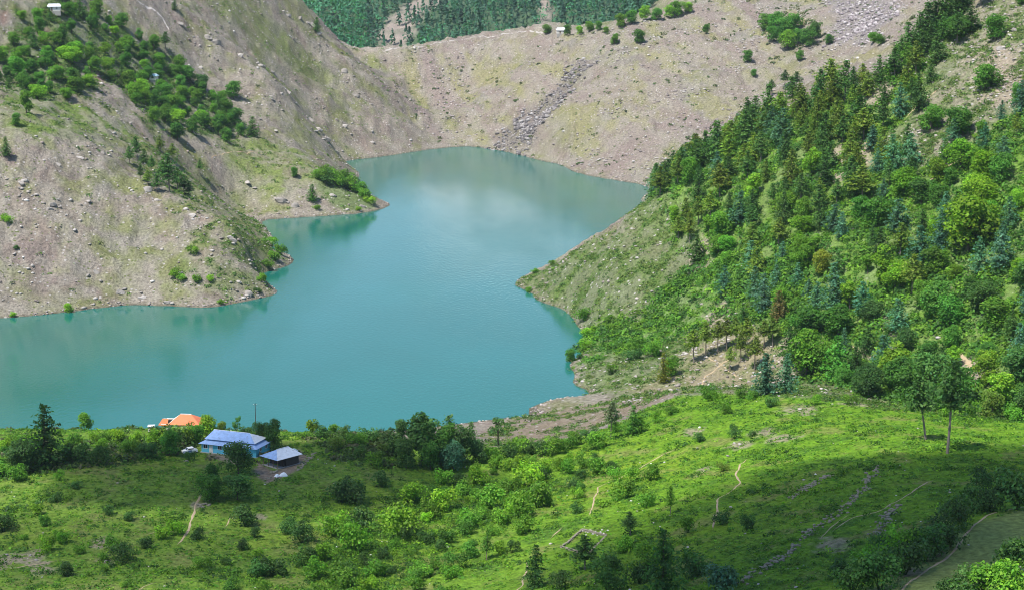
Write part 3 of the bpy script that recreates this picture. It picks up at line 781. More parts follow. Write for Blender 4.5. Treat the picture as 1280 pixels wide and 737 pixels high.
def plant_all():
    byreg = {}
    for p in PLANTS: byreg.setdefault((p['region'], p['kind'] == 'bush'), []).append(p)
    for (reg, _), L in byreg.items():
        hs = sorted(p['h'] for p in L)
        for p in L:
            p['size'] = '' if len(L) < 4 else ('tall ' if p['h'] > hs[int(len(hs) * .67)] else ('small ' if p['h'] < hs[int(len(hs) * .33)] else 'medium '))
    same = {}
    for p in PLANTS:
        p['sx'] = float(pix(p['X'], p['Y'], ground(p['X'], p['Y']))[0])
        if not p['label']:
            same.setdefault(f"{p['size']}{p['tint']} {NOUN[p['kind']]}|{p['region']}", []).append(p)
    for key, L in same.items():
        ph, reg = key.split('|'); e = L[0]['end']
        L.sort(key=lambda p: p['sx'] if e in ('left', 'lake side') else -p['sx'])
        for k, p in enumerate(L):
            p['label'] = f"{ph} {reg}" if len(L) == 1 else f"{ORD[k]} {ph} from the {e} {reg}"
    for i, p in enumerate(PLANTS):
        g = np.random.default_rng(5000 + i)
        zz = float(ground(p['X'], p['Y'])) - .05 if p['z'] is None else p['z']
        t = np.array(TINT[p['tint']]) * g.uniform(.72, 1.25) * (1 + g.normal(size=3) * (.06, .03, .06))
        col = (*[float(c) for c in t], 1.0)
        w = p['wide'] * (g.uniform(.9, 1.45) if p['kind'] in ('spruce', 'pine') and p['h'] < 15 else g.uniform(.88, 1.15)); sc = (p['h'] * w, p['h'] * w, p['h'])
        rz = g.uniform(0, 6.283)
        if p['kind'] == 'bush':
            o = bpy.data.objects.new('bush', BUSH[i % len(BUSH)]); o.location = (p['X'], p['Y'], zz); o.rotation_euler = (0, 0, rz); o.scale = sc; o.color = col
            link(o); tag(o, p['label'], 'bush', p['group'])
        else:
            nm = NAME.get(p['kind'], 'broadleaf_tree')
            o = empty(nm, (p['X'], p['Y'], zz), 0, sc); o.rotation_euler = (g.normal() * .03, g.normal() * .03 + p['lean'], rz if not p['lean'] else 0)
            cm_, tm_ = PROTO[p['kind']][i % len(PROTO[p['kind']])]
            tr = link(bpy.data.objects.new('trunk', tm_), o); cr = link(bpy.data.objects.new('crown', cm_), o); cr.color = col
            tag(o, p['label'], 'tree', p['group'])

AREA = (GY ** 2); AREA = AREA / AREA.max()
def spread(dens, rmin, nmax, g, lim=None, tries=6):
    """plan positions with a least distance, drawn from a density on the land"""
    p = (dens * AREA).ravel(); p = p / p.sum()
    idx = g.choice(len(p), size=nmax * tries, p=p)
    X = GX.ravel()[idx] * (1 + g.uniform(-.0004, .0004, len(idx))); Y = GY.ravel()[idx] * (1 + g.uniform(-.0018, .0018, len(idx)))
    out = []; cell = {}
    rm = rmin if callable(rmin) else (lambda x, y: rmin)
    for x, y in zip(X, Y):
        r = rm(x, y); c = (int(x // 8), int(y // 8)); ok = True
        for a in range(-2, 3):
            for b_ in range(-2, 3):
                for (u, v) in cell.get((c[0] + a, c[1] + b_), ()):
                    if (u - x) ** 2 + (v - y) ** 2 < r * r: ok = False; break
                if not ok: break
            if not ok: break
        if ok:
            cell.setdefault(c, []).append((x, y)); out.append((float(x), float(y)))
            if len(out) >= nmax: break
    return out
def clear_of(x, y, r):
    return all((p['X'] - x) ** 2 + (p['Y'] - y) ** 2 > r * r for p in PLANTS)

# ------------------------------------------------------------------ individual trees and bushes
GN = 'trees around the lakeside houses'
def G(kind, tint, label, px, py, h, wide=1.0, lean=0.0, group='trees on the near slope', region='', end='left'):
    grow_at(px, py, h, kind, tint, region, group, label, wide, lean, end)
# around the houses and along the near rim
G('cedar', 'dark green', 'broad dark cedar standing tallest on the near rim, left of the houses', 55, 584, 80, 1.15)
G('wide', 'dark green', 'dark spreading tree leaning against the broad dark cedar', 30, 590, 48, .9)
G('round', 'mid green', 'small lone tree against the water between the big cedar and orange roof', 108, 536, 27, .9)
G('wide', 'dark green', 'dark round tree directly in front of the blue-roofed house', 298, 592, 44, .95)
G('round', 'deep green', 'green tree at the foot of the yard, below the dark round tree', 266, 606, 30, 1.0)
G('wide', 'deep green', 'leafy green tree left in the clump below the blue-roofed house', 262, 626, 38, .95)
G('wide', 'dark green', 'dark wide tree right in the clump below the blue-roofed house', 297, 624, 34, 1.2)
G('round', 'dark green', 'dark tree behind the right end of the blue-roofed house', 328, 561, 40, .8)
G('round', 'dark green', 'dark tree beside the utility pole, behind the small outbuilding', 343, 562, 42, .75)
G('sparse', 'deep green', 'slim open tree on the rim just behind the blue roof', 295, 542, 26, .8)
G('round', 'olive green', 'tiny round tree behind the left end of the blue roof', 277, 540, 15)
G('round', 'yellow-green', 'yellow-green tree touching the right end of the orange roof', 260, 548, 32, .85)
G('round', 'deep green', 'deep green tree in front of the orange roof', 246, 552, 26, .95)
G('round', 'deep green', 'dark leafy tree below the left end of the orange roof', 212, 568, 34, .95)
G('wide', 'dark green', 'dark low tree beside the parked car', 184, 573, 24, 1.1)
# the tall dark grove on the rim
for a in ((503, 542, 30, 'tall', 'dark green', 'slim dark tree on the left edge of the dark rim grove'), (527, 578, 74, 'tall', 'dark green', 'tallest pointed tree in the dark rim grove'), (549, 580, 58, 'round', 'deep green', 'deep green tree in the middle of the dark rim grove'),
          (571, 580, 52, 'round', 'dark green', 'dark tree at the lakeward right end of the rim grove'), (508, 584, 42, 'round', 'dark green', 'dark low tree in front on the left of the rim grove'), (538, 586, 38, 'round', 'deep green', 'deep green low tree in front of the tallest grove tree'),
          (566, 588, 40, 'round', 'blue-green', 'blue-green tree in front on the right of the rim grove'), (598, 577, 34, 'round', 'dark green', 'dark bushy tree between the rim grove and the lacy tree'),
          (588, 566, 40, 'spruce', 'dark green', 'small dark conifer poking up at the right of the rim grove'), (562, 566, 50, 'spruce', 'dark green', 'dark narrow conifer rising behind the middle of the rim grove')):
    G(a[3], a[4], a[5], *a[:3])
G('sparse', 'dark green', 'lacy open-crowned tree alone against the water, right of the grove', 623, 556, 42, 1.1)
G('tallpine', 'grey-green', 'thin grey-green pine on the meadow edge above the bare flank', 763, 549, 48, 1.1)
G('spruce', 'deep green', 'upright green conifer right of the thin grey-green pine', 790, 543, 38, 1.1)
G('pine', 'mid green', 'thin sapling-like pine on the lit meadow by the footpath', 838, 642, 36, .8)
G('pine', 'dark green', 'dark young pine between the ruin and the lit meadow', 788, 668, 30, 1.2)
G('cedar', 'dark green', 'dark pine left of the ruined stone enclosure at the frame bottom', 668, 734, 56, .9)
G('pine', 'dark green', 'dark pine standing in front of the ruined stone enclosure', 731, 711, 44, 1.15)
G('cedar', 'dark green', 'large layered dark conifer at the bottom of the shaded slope', 829, 750, 92, .92)
G('pine', 'deep green', 'thin green conifer among the bushes left of the ruin', 608, 699, 38, .7)
G('tallpine', 'dark green', 'left of two leaning pines on the shaded meadow edge', 1157, 549, 84, .95, -.2)
G('tallpine', 'dark green', 'big-crowned right one of two leaning pines on the shaded meadow edge', 1184, 566, 118, .95, .05)
# the pine stand on the bare bench below the right wood
st = [(867, 453, 42), (882, 446, 44), (912, 464, 32), (943, 463, 44), (897, 440, 40), (908, 437, 40), (920, 437, 41), (932, 440, 44), (966, 434, 38), (955, 436, 36), (926, 452, 38)]
for x, y, h in st: G('tallpine', 'olive green', None, x, y, h, 1.05, 0, 'pines on the bare bench', 'on the bare bench')
for x, y, h, k, t, lb in ((829, 478, 38, 'spruce', 'olive yellow', 'yellowish pine at the lakeward end of the bare bench'), (838, 470, 28, 'round', 'mid green', 'green tree behind the yellowish pine on the bare bench'), (957, 494, 54, 'cedar', 'blue-green', 'left of two blue-green conifers below the pine stand'),
                          (983, 492, 52, 'cedar', 'blue-green', 'right of two blue-green conifers below the pine stand'), (1008, 470, 62, 'round', 'mid green', 'mid green tree at the wood edge beside the pine stand'), (1045, 478, 60, 'cedar', 'deep green', 'deep green conifer above the bare patch by the lower wood'),
                          (973, 402, 40, 'spruce', 'rusty brown', 'rusty brown dying conifer above the pine stand'), (1043, 388, 60, 'cedar', 'blue-green', 'silvery blue-green cedar in the middle of the right slope'), (955, 392, 50, 'cedar', 'blue-green', 'blue-green cedar above the pine stand near the clearing'),
                          (1210, 316, 78, 'round', 'yellow-green', 'tall glowing yellow-green tree high on the right slope'), (998, 328, 40, 'round', 'bright green', 'round bright green tree in the centre of the right wood'), (1104, 358, 50, 'tall', 'yellow-green', 'slim yellow-green tree in the middle of the right wood'),
                          (1028, 342, 32, 'round', 'olive yellow', 'olive yellow tree near the centre of the right wood'), (1235, 480, 46, 'round', 'bright green', 'bright green tree beside the track in the lower wood'), (1115, 486, 60, 'tall', 'bright green', 'tall bright green tree in the lower wood above the meadow'),
                          (1240, 522, 40, 'round', 'olive green', 'olive green tree at the meadow edge right of the leaning pines'), (1160, 500, 64, 'wide', 'dark green', 'wide dark tree behind the leaning pines'), (713, 452, 18, 'round', 'deep green', 'lone round tree on the shore below the right slope'),
                          (947, 345, 44, 'cedar', 'olive green', 'olive cedar on the lakeward edge of the right wood'), (870, 330, 38, 'spruce', 'dark green', 'dark conifer lowest on the lakeward edge of the right wood')):
    G(k, t, lb, x, y, h, 1.0, 0, 'trees on the right slope')
# crest of the right hill: the skyline trees
for x, y, h, k in ((822, 236, 32, 'pine'), (838, 228, 40, 'spruce'), (848, 222, 34, 'spruce'), (868, 214, 46, 'tallpine'), (880, 208, 44, 'spruce'), (896, 200, 48, 'cedar'), (912, 192, 40, 'pine'), (930, 184, 46, 'cedar'), (940, 176, 44, 'spruce'), (960, 168, 62, 'spruce'), (976, 160, 44, 'tallpine'),
                   (1000, 148, 44, 'spruce'), (1022, 140, 54, 'spruce'), (1040, 134, 48, 'spruce'), (1056, 126, 50, 'pine'), (1078, 114, 34, 'pine'), (1098, 106, 36, 'cedar'), (1118, 98, 38, 'pine'), (1145, 92, 40, 'pine'), (1172, 78, 36, 'spruce'), (1196, 56, 40, 'pine'), (1215, 40, 32, 'spruce')):
    G(k, ('dark green', 'olive green', 'dark green')[(x // 7) % 3], None, x, y, h, 1.15, 0, 'skyline trees of the right hill', 'along the right crest', 'lake side')
for x, y, h, k in ((964, 120, 20, 'tallpine'), (981, 112, 24, 'tallpine'), (995, 115, 25, 'tallpine')):
    G(k, 'dark green', None, x, y, h, 1.3, 0, 'lone pines on the bare far slope', 'alone on the far slope')
# far bare slope: clump, ridge trees, scattered ones
for x, y, h in ((957, 38, 24), (970, 40, 26), (980, 48, 28), (992, 40, 24), (985, 62, 26), (1000, 55, 22), (1010, 58, 26), (1020, 48, 22), (966, 52, 20), (1036, 56, 14), (1092, 54, 16), (1100, 56, 14), (934, 78, 16), (942, 96, 10), (1000, 76, 14), (1122, 68, 16)):
    G('round', ('deep green', 'mid green')[x % 2], None, x, y, h, 1.05, 0, 'trees on the bare far slope', 'on the upper far slope')
for x, y, h in ((684, 42, 12), (709, 44, 14), (725, 44, 12), (737, 40, 14), (768, 56, 16), (799, 54, 18), (776, 34, 18), (790, 30, 18), (806, 26, 20), (820, 26, 18), (836, 22, 16), (846, 20, 20), (860, 16, 14), (883, 42, 12), (758, 42, 10), (748, 38, 12)):
    G('round', ('mid green', 'deep green', 'bright green')[x % 3], None, x, y, h, 1.1, 0, 'trees on the far ridge', 'along the far ridge')
for x, y, h in ((1136, 72, 40), (1148, 64, 44), (1158, 54, 46), (1166, 46, 48), (1176, 38, 48), (1186, 30, 46), (1196, 22, 42), (1206, 14, 36), (1152, 74, 30), (1164, 66, 34), (1178, 54, 34)):
    G('spruce', 'dark green', None, x, y - 4, h, 1.15, 0, 'dark conifers behind the top of the right hill', 'in the right hilltop grove', 'lake side')
# left hill: singles
for x, y, h, k, t, lb in ((207, 66, 26, 'tallpine', 'dark green', 'lone dark pine on the open slope above the left wood'), (292, 124, 24, 'round', 'deep green', 'upright green tree at the upper right edge of the left wood'), (252, 112, 22, 'round', 'dark green', 'dark tree on the upper edge of the left wood'),
                          (8, 196, 25, 'spruce', 'dark green', 'dark bushy conifer at the left frame edge above the bare slope'), (33, 142, 30, 'tall', 'mid green', 'upright green tree in the small left field'), (20, 158, 18, 'round', 'deep green', 'round tree lowest in the small left field'),
                          (218, 13, 14, 'spruce', 'dark green', 'tiny dark conifer high on the open left slope'), (86, 391, 15, 'round', 'bright green', 'single bright tree at the water edge below the left slope'), (250, 220, 20, 'tallpine', 'dark green', 'slim dark pine on the right of the left gully'),
                          (390, 252, 22, 'spruce', 'deep green', 'dark narrow tree below the promontory thicket'), (368, 222, 14, 'round', 'deep green', 'small tree left of the promontory thicket'), (396, 40, 18, 'spruce', 'dark green', 'dark conifer on the skyline of the left ridge')):
    G(k, t, lb, x, y, h, 1.0, 0, 'trees on the left hill')
for x, y, h in ((162, 205, 26), (172, 200, 34), (180, 212, 30), (190, 215, 24), (176, 225, 22), (201, 190, 24), (212, 240, 56), (204, 228, 34), (222, 238, 34), (230, 242, 28), (196, 240, 26), (185, 232, 22), (215, 200, 24), (236, 245, 22)):
    G('pine', ('dark green', 'olive green')[x % 2], None, x, y, h * .85, 1.1, 0, 'pines in the left gully', 'in the left gully')

# random but countable: woods on the right slope and on the left hill
g = np.random.default_rng(42)
def reg_right(x, y, px, py):
    if Z['forest_upper'].ravel()[0] is None: pass
    a = 0 if px < 960 else (1 if px < 1120 else 2)
    return a
def fill(zone_, rmin, n, kinds, hr, regs, group, cuts, tints=None, end='lake side', clear=5.0):
    for x, y in spread(zone_, rmin, n, g):
        px, py, s = (float(v) for v in pix(x, y, ground(x, y)))
        if px > 1330 or px < -40 or py < -20 or not clear_of(x, y, clear): continue
        k, t = kinds[g.choice(len(kinds), p=np.array([q[2] for q in kinds]) / sum(q[2] for q in kinds))][:2]
        i = sum(px > c for c in cuts)
        grow(k, x, y, g.uniform(*hr) * (1.0 if k not in ('spruce', 'cedar', 'pine', 'tallpine') else 1.15), t, regs[i], group, None, g.uniform(.9, 1.25), 0, end)
fill(Z['forest_upper'] * (1 - .4 * OPEN), 5.3, 290, [('spruce', 'dark green', 2.0), ('cedar', 'olive green', 2.2), ('pine', 'dark green', 2.6), ('pine', 'olive green', 2.2), ('cedar', 'blue-green', 1.4), ('round', 'mid green', 1.1), ('tall', 'bright green', .9)], (6.8, 11.8),
     ['in the lakeward upper wood', 'in the central upper wood', 'in the upper wood below scree'], 'trees of the upper right wood', (935, 1045), clear=3.8)
fill(Z['forest_mid'] * (1 - .75 * OPEN), 6.7, 215, [('cedar', 'blue-green', 2.8), ('cedar', 'dark green', 1.2), ('pine', 'olive green', .8), ('round', 'mid green', 1.8), ('round', 'deep green', 1.4), ('wide', 'bright green', 1.3), ('tall', 'mid green', 1), ('round', 'yellow-green', .7)], (5.4, 10.6),
     ['on the lakeward mid slope', 'left of mid-wood centre', 'right of mid-wood centre', 'at the mid-wood frame edge'], 'trees of the middle right wood', (960, 1065, 1180))
fill(Z['forest_low'] * (1 - .7 * OPEN), 7.8, 100, [('round', 'deep green', 3), ('wide', 'dark green', 2), ('cedar', 'dark green', 1.2), ('round', 'mid green', 1.6), ('spruce', 'blue-green', 1), ('tall', 'bright green', .8)], (6.6, 11.6),
     ['in the wood beside the bench', 'in the lower wood centre', 'at the lower wood edge'], 'trees of the lower right wood', (1060, 1175))
fill(Z['screeband'], 16, 26, [('tall', 'olive green', 1), ('round', 'deep green', 2), ('pine', 'dark green', 1)], (6, 11), ['on the right crest scree', 'on the steep right scree'], 'trees on the right scree', (1200,))
fill(Z['left_wood'] , 6.6, 125, [('round', 'deep green', 1.6), ('round', 'mid green', 3), ('wide', 'bright green', .9), ('tall', 'deep green', 1), ('spruce', 'dark green', .8)], (5.5, 10.5),
     ['at the left wood outer end', 'below the white hillside roof', 'in the left wood middle', 'in the left wood lower tip'], 'trees of the left hill wood', (75, 145, 220), end='left', clear=4)
NB0 = len(PLANTS)
# bushes on the near slope, as they stand in the meadow
bs = [(475, 541, 15, 'd'), (480, 566, 16, 'o'), (443, 627, 34, 'd'), (477, 608, 20, 'd'), (650, 567, 24, 'm'), (678, 569, 22, 'd'), (690, 567, 24, 'm'), (705, 562, 20, 'm'), (752, 559, 24, 'm'), (801, 540, 22, 'm'), (748, 592, 24, 'm'), (790, 603, 20, 'm'), (813, 601, 22, 'm'), (778, 622, 22, 'm'), (806, 634, 20, 'm'),
      (663, 606, 32, 'b'), (672, 634, 34, 'm'), (650, 648, 32, 'm'), (635, 618, 22, 'm'), (612, 636, 30, 'm'), (595, 606, 28, 'b'), (580, 618, 20, 'm'), (557, 638, 30, 'b'), (537, 647, 26, 'm'), (515, 626, 26, 'b'), (500, 672, 38, 'b'), (450, 668, 32, 'd'), (440, 688, 36, 'm'), (433, 732, 30, 'm'), (583, 661, 24, 'm'),
      (550, 688, 14, 'd'), (710, 592, 20, 'm'), (698, 588, 18, 'b'), (655, 667, 22, 'm'), (470, 720, 18, 'm'), (490, 717, 10, 'd'), (417, 670, 30, 'b'), (425, 627, 30, 'd'), (629, 655, 20, 'm'), (640, 690, 14, 'd'), (720, 640, 12, 'd'), (680, 590, 20, 'b'), (640, 588, 22, 'b'), (555, 606, 22, 'm'), (620, 585, 20, 'b'),
      (307, 657, 24, 'd'), (377, 678, 22, 'd'), (360, 667, 20, 'd'), (383, 707, 24, 'd'), (340, 718, 24, 'd'), (320, 722, 20, 'd'), (395, 722, 24, 'm'), (405, 700, 22, 'b'), (152, 702, 22, 'd'), (137, 643, 12, 'd'), (4, 664, 22, 'd'), (70, 627, 12, 'd'), (97, 610, 10, 'd'), (85, 577, 26, 'd'), (104, 580, 26, 'd'), (124, 582, 26, 'd'), (75, 600, 14, 'm'),
      (203, 552, 24, 'd'), (211, 553, 22, 'b'), (219, 553, 24, 'm'), (227, 554, 24, 'd'), (235, 554, 22, 'b'), (241, 551, 24, 'm'), (196, 556, 22, 'b'), (172, 552, 16, 'b'), (130, 552, 16, 'm'), (118, 550, 14, 'y'), (92, 556, 18, 'm'), (55, 552, 14, 'm'), (160, 566, 18, 'm'), (405, 548, 18, 'd'), (430, 550, 20, 'd'), (445, 556, 22, 'm'), (460, 552, 22, 'd'), (488, 556, 24, 'd'), (495, 570, 26, 'd'), (420, 562, 18, 'o'), (450, 572, 18, 'd'), (468, 582, 20, 'm'), (610, 574, 24, 'm'), (635, 572, 22, 'd'), (662, 568, 20, 'd'), (720, 556, 20, 'm'), (735, 552, 18, 'd'), (770, 540, 16, 'm'), (820, 528, 18, 'm'), (838, 518, 16, 'm'), (20, 601, 22, 'm'), (0, 596, 24, 'm'), (150, 552, 18, 'y'), (140, 546, 12, 'b'), (160, 560, 12, 'm'), (200, 548, 14, 'm'), (228, 548, 18, 'b'), (308, 544, 14, 'd'), (390, 537, 22, 'y'), (417, 538, 17, 'm'), (236, 575, 12, 'd'), (172, 562, 14, 'o'), (27, 556, 16, 'm'), (8, 560, 16, 'b'), (75, 545, 12, 'm'),
      (1240, 639, 24, 'd'), (1271, 637, 40, 'd'), (1232, 618, 24, 'd'), (1215, 640, 26, 'd'), (1200, 662, 30, 'd'), (1186, 682, 28, 'd'), (1170, 692, 28, 'd'), (1155, 702, 32, 'd'), (1130, 718, 30, 'd'), (1100, 737, 32, 'd'), (1066, 742, 30, 'd'), (1126, 702, 32, 'm'), (1105, 690, 22, 'd'), (1085, 712, 22, 'm'), (1048, 722, 18, 'd'),
      (1265, 716, 32, 'd'), (1243, 746, 26, 'm'), (1264, 746, 28, 'm'), (1215, 746, 24, 'd'), (1190, 742, 16, 'd'), (965, 508, 14, 'd'), (908, 516, 14, 'm'), (875, 552, 12, 'd'), (918, 548, 12, 'd'), (917, 538, 10, 'd'), (940, 545, 8, 'd'), (905, 588, 12, 'o'), (934, 660, 16, 'd'), (903, 655, 14, 'd'), (860, 665, 18, 'm'), (812, 705, 22, 'm'),
      (780, 690, 18, 'm'), (760, 715, 20, 'd'), (800, 730, 24, 'd'), (868, 720, 26, 'd'), (900, 735, 22, 'd'), (905, 745, 30, 'g'), (700, 735, 18, 'd'), (760, 740, 24, 'd'), (940, 500, 14, 'm'), (890, 500, 22, 'm'), (882, 498, 24, 'd'), (925, 498, 16, 'm'), (1020, 505, 14, 'm'), (1060, 505, 14, 'm'), (1180, 520, 22, 'm'), (1215, 522, 24, 'm'), (1270, 525, 26, 'm')]
BT = {'d': 'dark green', 'm': 'mid green', 'b': 'bright green', 'y': 'yellow-green', 'o': 'olive green', 'g': 'blue-green'}
def bregion(x, y):
    if y < 612 and x < 250: return 'left of the houses'
    if x < 250: return 'on the lower left meadow'
    if y < 612 and x < 470: return 'around the house terrace'
    if x < 470: return 'in the hollow below the houses'
    if x < 600 and y < 612: return 'just below the rim grove'
    if x < 600: return 'on the lit meadow left side'
    if x < 740 and y < 612: return 'above the bare flank'
    if x < 740: return 'in the lit meadow middle'
    if y < 560: return 'along the meadow top edge'
    if x < 960 and y < 650: return 'by the winding meadow footpath'
    if x < 960: return 'on the slope around the ruin'
    return 'beside the tan field'
for x, y, h, c in bs:
    X, Y, Zg = hit(x, y)
    while y > 500 and Y > 500 and x < 600: y += 1; X, Y, Zg = hit(x, y); s = float(pix(X, Y, Zg)[2])
    grow('bush', X, Y, h / s, BT[c], bregion(x, y), 'bushes on the near slope', None, g.uniform(.80, 1.1))
belt = zone([(400, 745), (450, 690), (520, 630), (600, 590), (690, 568), (760, 575), (740, 620), (660, 670), (600, 720), (560, 745)], 4, 4, near=True) + .35 * Z['lowleft'] + .5 * Z['rimgreen']
for X, Y in spread(belt * (1 - PATHM), 3.4, 105, g):
    px, py, s = (float(v) for v in pix(X, Y, ground(X, Y)))
    if -10 < px < 1290 and py < 745 and clear_of(X, Y, 2.2):
        grow('bush', X, Y, g.uniform(1.6, 3.8), ('mid green', 'bright green', 'deep green', 'dark green', 'mid green')[g.integers(5)], bregion(px, py), 'bushes on the near slope', None, g.uniform(.8, 1.1))
# promontory thicket and shore bushes
for x, y, h, c in [(398, 224, 14, 'm'), (406, 226, 18, 'm'), (414, 229, 20, 'd'), (423, 231, 22, 'm'), (432, 234, 20, 'm'), (441, 238, 20, 'd'), (449, 242, 18, 'm'), (457, 249, 16, 'm'), (464, 256, 12, 'b'), (410, 218, 14, 'm'), (436, 228, 14, 'm'), (395, 262, 8, 'b'), (448, 264, 7, 'b')]:
    X, Y, Zg = hit(x, y); s = float(pix(X, Y, Zg)[2])
    grow('bush', X, Y, h / s, BT[c], 'in the thicket on the left promontory', 'bushes on the left promontory', None, 1.15)
for x, y, h, c in [(350, 318, 16, 'm'), (344, 326, 14, 'm'), (340, 308, 14, 'm'), (334, 334, 12, 'm'), (328, 352, 12, 'b'), (220, 345, 12, 'b'), (228, 350, 10, 'm'), (245, 352, 11, 'b'), (262, 352, 10, 'b'), (243, 318, 12, 'b'), (275, 380, 8, 'b'), (322, 366, 8, 'd'), (10, 277, 12, 'b'), (16, 396, 8, 'b'), (20, 312, 7, 'd')]:
    X, Y, Zg = hit(x, y); s = float(pix(X, Y, Zg)[2])
    grow('bush', X, Y, h / s, BT[c], 'on the left shore slope', 'bushes on the left shore slope', None, 1.1)
for x, y, h, c in [(660, 366, 9, 'm'), (690, 332, 8, 'm'), (668, 342, 8, 'm'), (730, 400, 18, 'm'), (736, 420, 16, 'b'), (733, 436, 14, 'b'), (762, 402, 12, 'm'), (725, 448, 8, 'd'), (765, 465, 12, 'm'), (800, 440, 22, 'm'), (818, 445, 22, 'm'), (790, 450, 18, 'd'), (880, 410, 10, 'm')]:
    X, Y, Zg = hit(x, y); s = float(pix(X, Y, Zg)[2])
    grow('bush', X, Y, h / s, BT[c], 'on the right shore slope', 'bushes on the right shore slope', None, 1.15)
plant_all()

# ------------------------------------------------------------------ growth nobody could count
def tufts(name, dens, n, hr, ncard, tint, seed, spreadr=.5, flat=.8, size=(.30, .55), amp=.25, sink=.1, upright=.4):
    g = np.random.default_rng(seed)
    p = (dens * AREA).ravel(); p = p / p.sum(); idx = g.choice(len(p), size=n, p=p)
    X = GX.ravel()[idx] * (1 + g.uniform(-.0005, .0005, n)); Y = GY.ravel()[idx] * (1 + g.uniform(-.002, .002, n))
    H = g.uniform(*hr, n) * g.uniform(.7, 1.3, n); Zg = ground(X, Y) - sink * H
    d = unit(g.normal(size=(n, ncard, 3))); d[..., 2] = np.abs(d[..., 2])
    C = np.stack([X, Y, Zg], -1)[:, None] + d * (H[:, None, None] * g.uniform(.55, 1.0, (n, ncard, 1))) * (1.0 * spreadr * 2, spreadr * 2, flat)
    N = d * .8 + g.normal(size=d.shape) * .4 + (0, 0, upright)
    t = np.asarray(tint, float)
    if t.ndim == 1: t = t[None]
    ti = t[g.integers(len(t), size=n)] * (1 + g.normal(size=(n, 1)) * amp * .7)
    T = np.repeat(np.clip(ti, .01, .9)[:, None], ncard, 1) * np.clip(1 + g.normal(size=(n, ncard, 1)) * amp, .4, 1.8)
    V, F = cards(C.reshape(-1, 3), N.reshape(-1, 3), np.repeat(H, ncard) * g.uniform(size[0], size[1], n * ncard), g)
    me = np_mesh(name, V, F, T.reshape(-1, 3)); me.materials.append(LEAF_STUFF)
    o = link(bpy.data.objects.new(name, me)); o['kind'] = 'stuff'
    return o
nz = sstep(-.1, .35, n12 + .5 * n5)
under = (1 - .6 * OPEN) * (Z['forest_upper'] * .7 + Z['forest_mid'] + Z['forest_low'] + Z['bright'] * 1.1) * (.35 + nz) * (1 - .8 * Z['stand'])
tag(tufts('undergrowth', under * (1 - PATHM), 9500, (1.0, 2.9), 44, [(.080, .205, .024), (.105, .240, .024), (.060, .160, .026), (.150, .290, .024)], 11, .55, .8, (.13, .24)), 'dense green undergrowth filling the gaps between trees on the right slope', 'undergrowth')
scr = rt * (1 - .85 * np.clip(fo + Z['bright'], 0, 1)) * (1 - .7 * Z['stand']) * (.2 + nz) + .5 * Z['screeband'] * nz + .8 * Z['flank'] * nz
tag(tufts('scrub', scr, 17000, (.35, 1.3), 20, [(.095, .185, .034), (.125, .215, .040), (.070, .145, .034), (.170, .215, .058)], 12, .55, .75, (.16, .30)), 'low olive scrub covering the lakeward point of the right hill', 'scrub')
lsc = lh * (.05 + .55 * Z['gully'] + .5 * Z['lefttip'] + 2.6 * Z['left_wood'] + .3 * Z['left_field'] + .25 * Z['promontory'] + .16 * Z['terrace'] + .10 * Z['leftgreen']) * (.15 + nz) * (GZ > 1)
tag(tufts('scrub', lsc, 14000, (.4, 1.6), 20, [(.085, .180, .034), (.115, .210, .034), (.062, .135, .030), (.160, .200, .060)], 13, .55, .75, (.16, .30)), 'patchy green scrub on the gullies and ledges of the left hill', 'scrub')
dsc = dm * (.05 + .8 * Z['damgreen'] + .5 * Z['clump']) * (.05 + nz)
tag(tufts('scrub', dsc, 1500, (.6, 2.0), 14, [(.065, .120, .040), (.090, .140, .046), (.120, .140, .060)], 14, .55, .75, (.26, .45)), 'sparse scrub dotted over the bare slope across the lake', 'scrub')
mead = nr * (1 - Z['field']) * (1 - Z['yard']) * (1 - Z['yard2']) * (GY > 240) * (GY < 560)
tag(tufts('grass', mead * (1 - PATHM) * (.5 + .9 * nz), 46000, (.16, .42), 5, [(.098, .245, .016), (.135, .290, .018), (.070, .190, .016), (.175, .300, .024)], 15, .75, .9, (.5, .9), .22, .05, .9), 'tussocky bright green grass covering the near slope', 'grass')
weed = mead * (.12 + 1.6 * sstep(.1, .4, fbm(GX, GY, 16, 3, 131)) + 3.0 * Z['midscrub'] + 1.5 * Z['greybrush'] + .25 * Z['lowleft'] + 2.0 * Z['rimgreen'])
tag(tufts('weeds', weed * (1 - PATHM), 12500, (.35, 1.2), 26, [(.070, .175, .016), (.105, .230, .016), (.048, .125, .018), (.150, .275, .016)], 16, .6, .8, (.15, .28)), 'knee-high leafy weeds and low scrub scattered through the near meadow', 'weeds')
tag(tufts('brushwood', Z['greybrush'] + .5 * Z['rimgreen'] + .02 * nr * (GY > 430) * (GX < -20), 1000, (.8, 2.0), 26, [(.070, .120, .035), (.060, .115, .028), (.110, .120, .055), (.09, .18, .03)], 17, .6, .75, (.2, .34)), 'thick green brushwood along the near rim on both sides of the houses', 'brushwood')
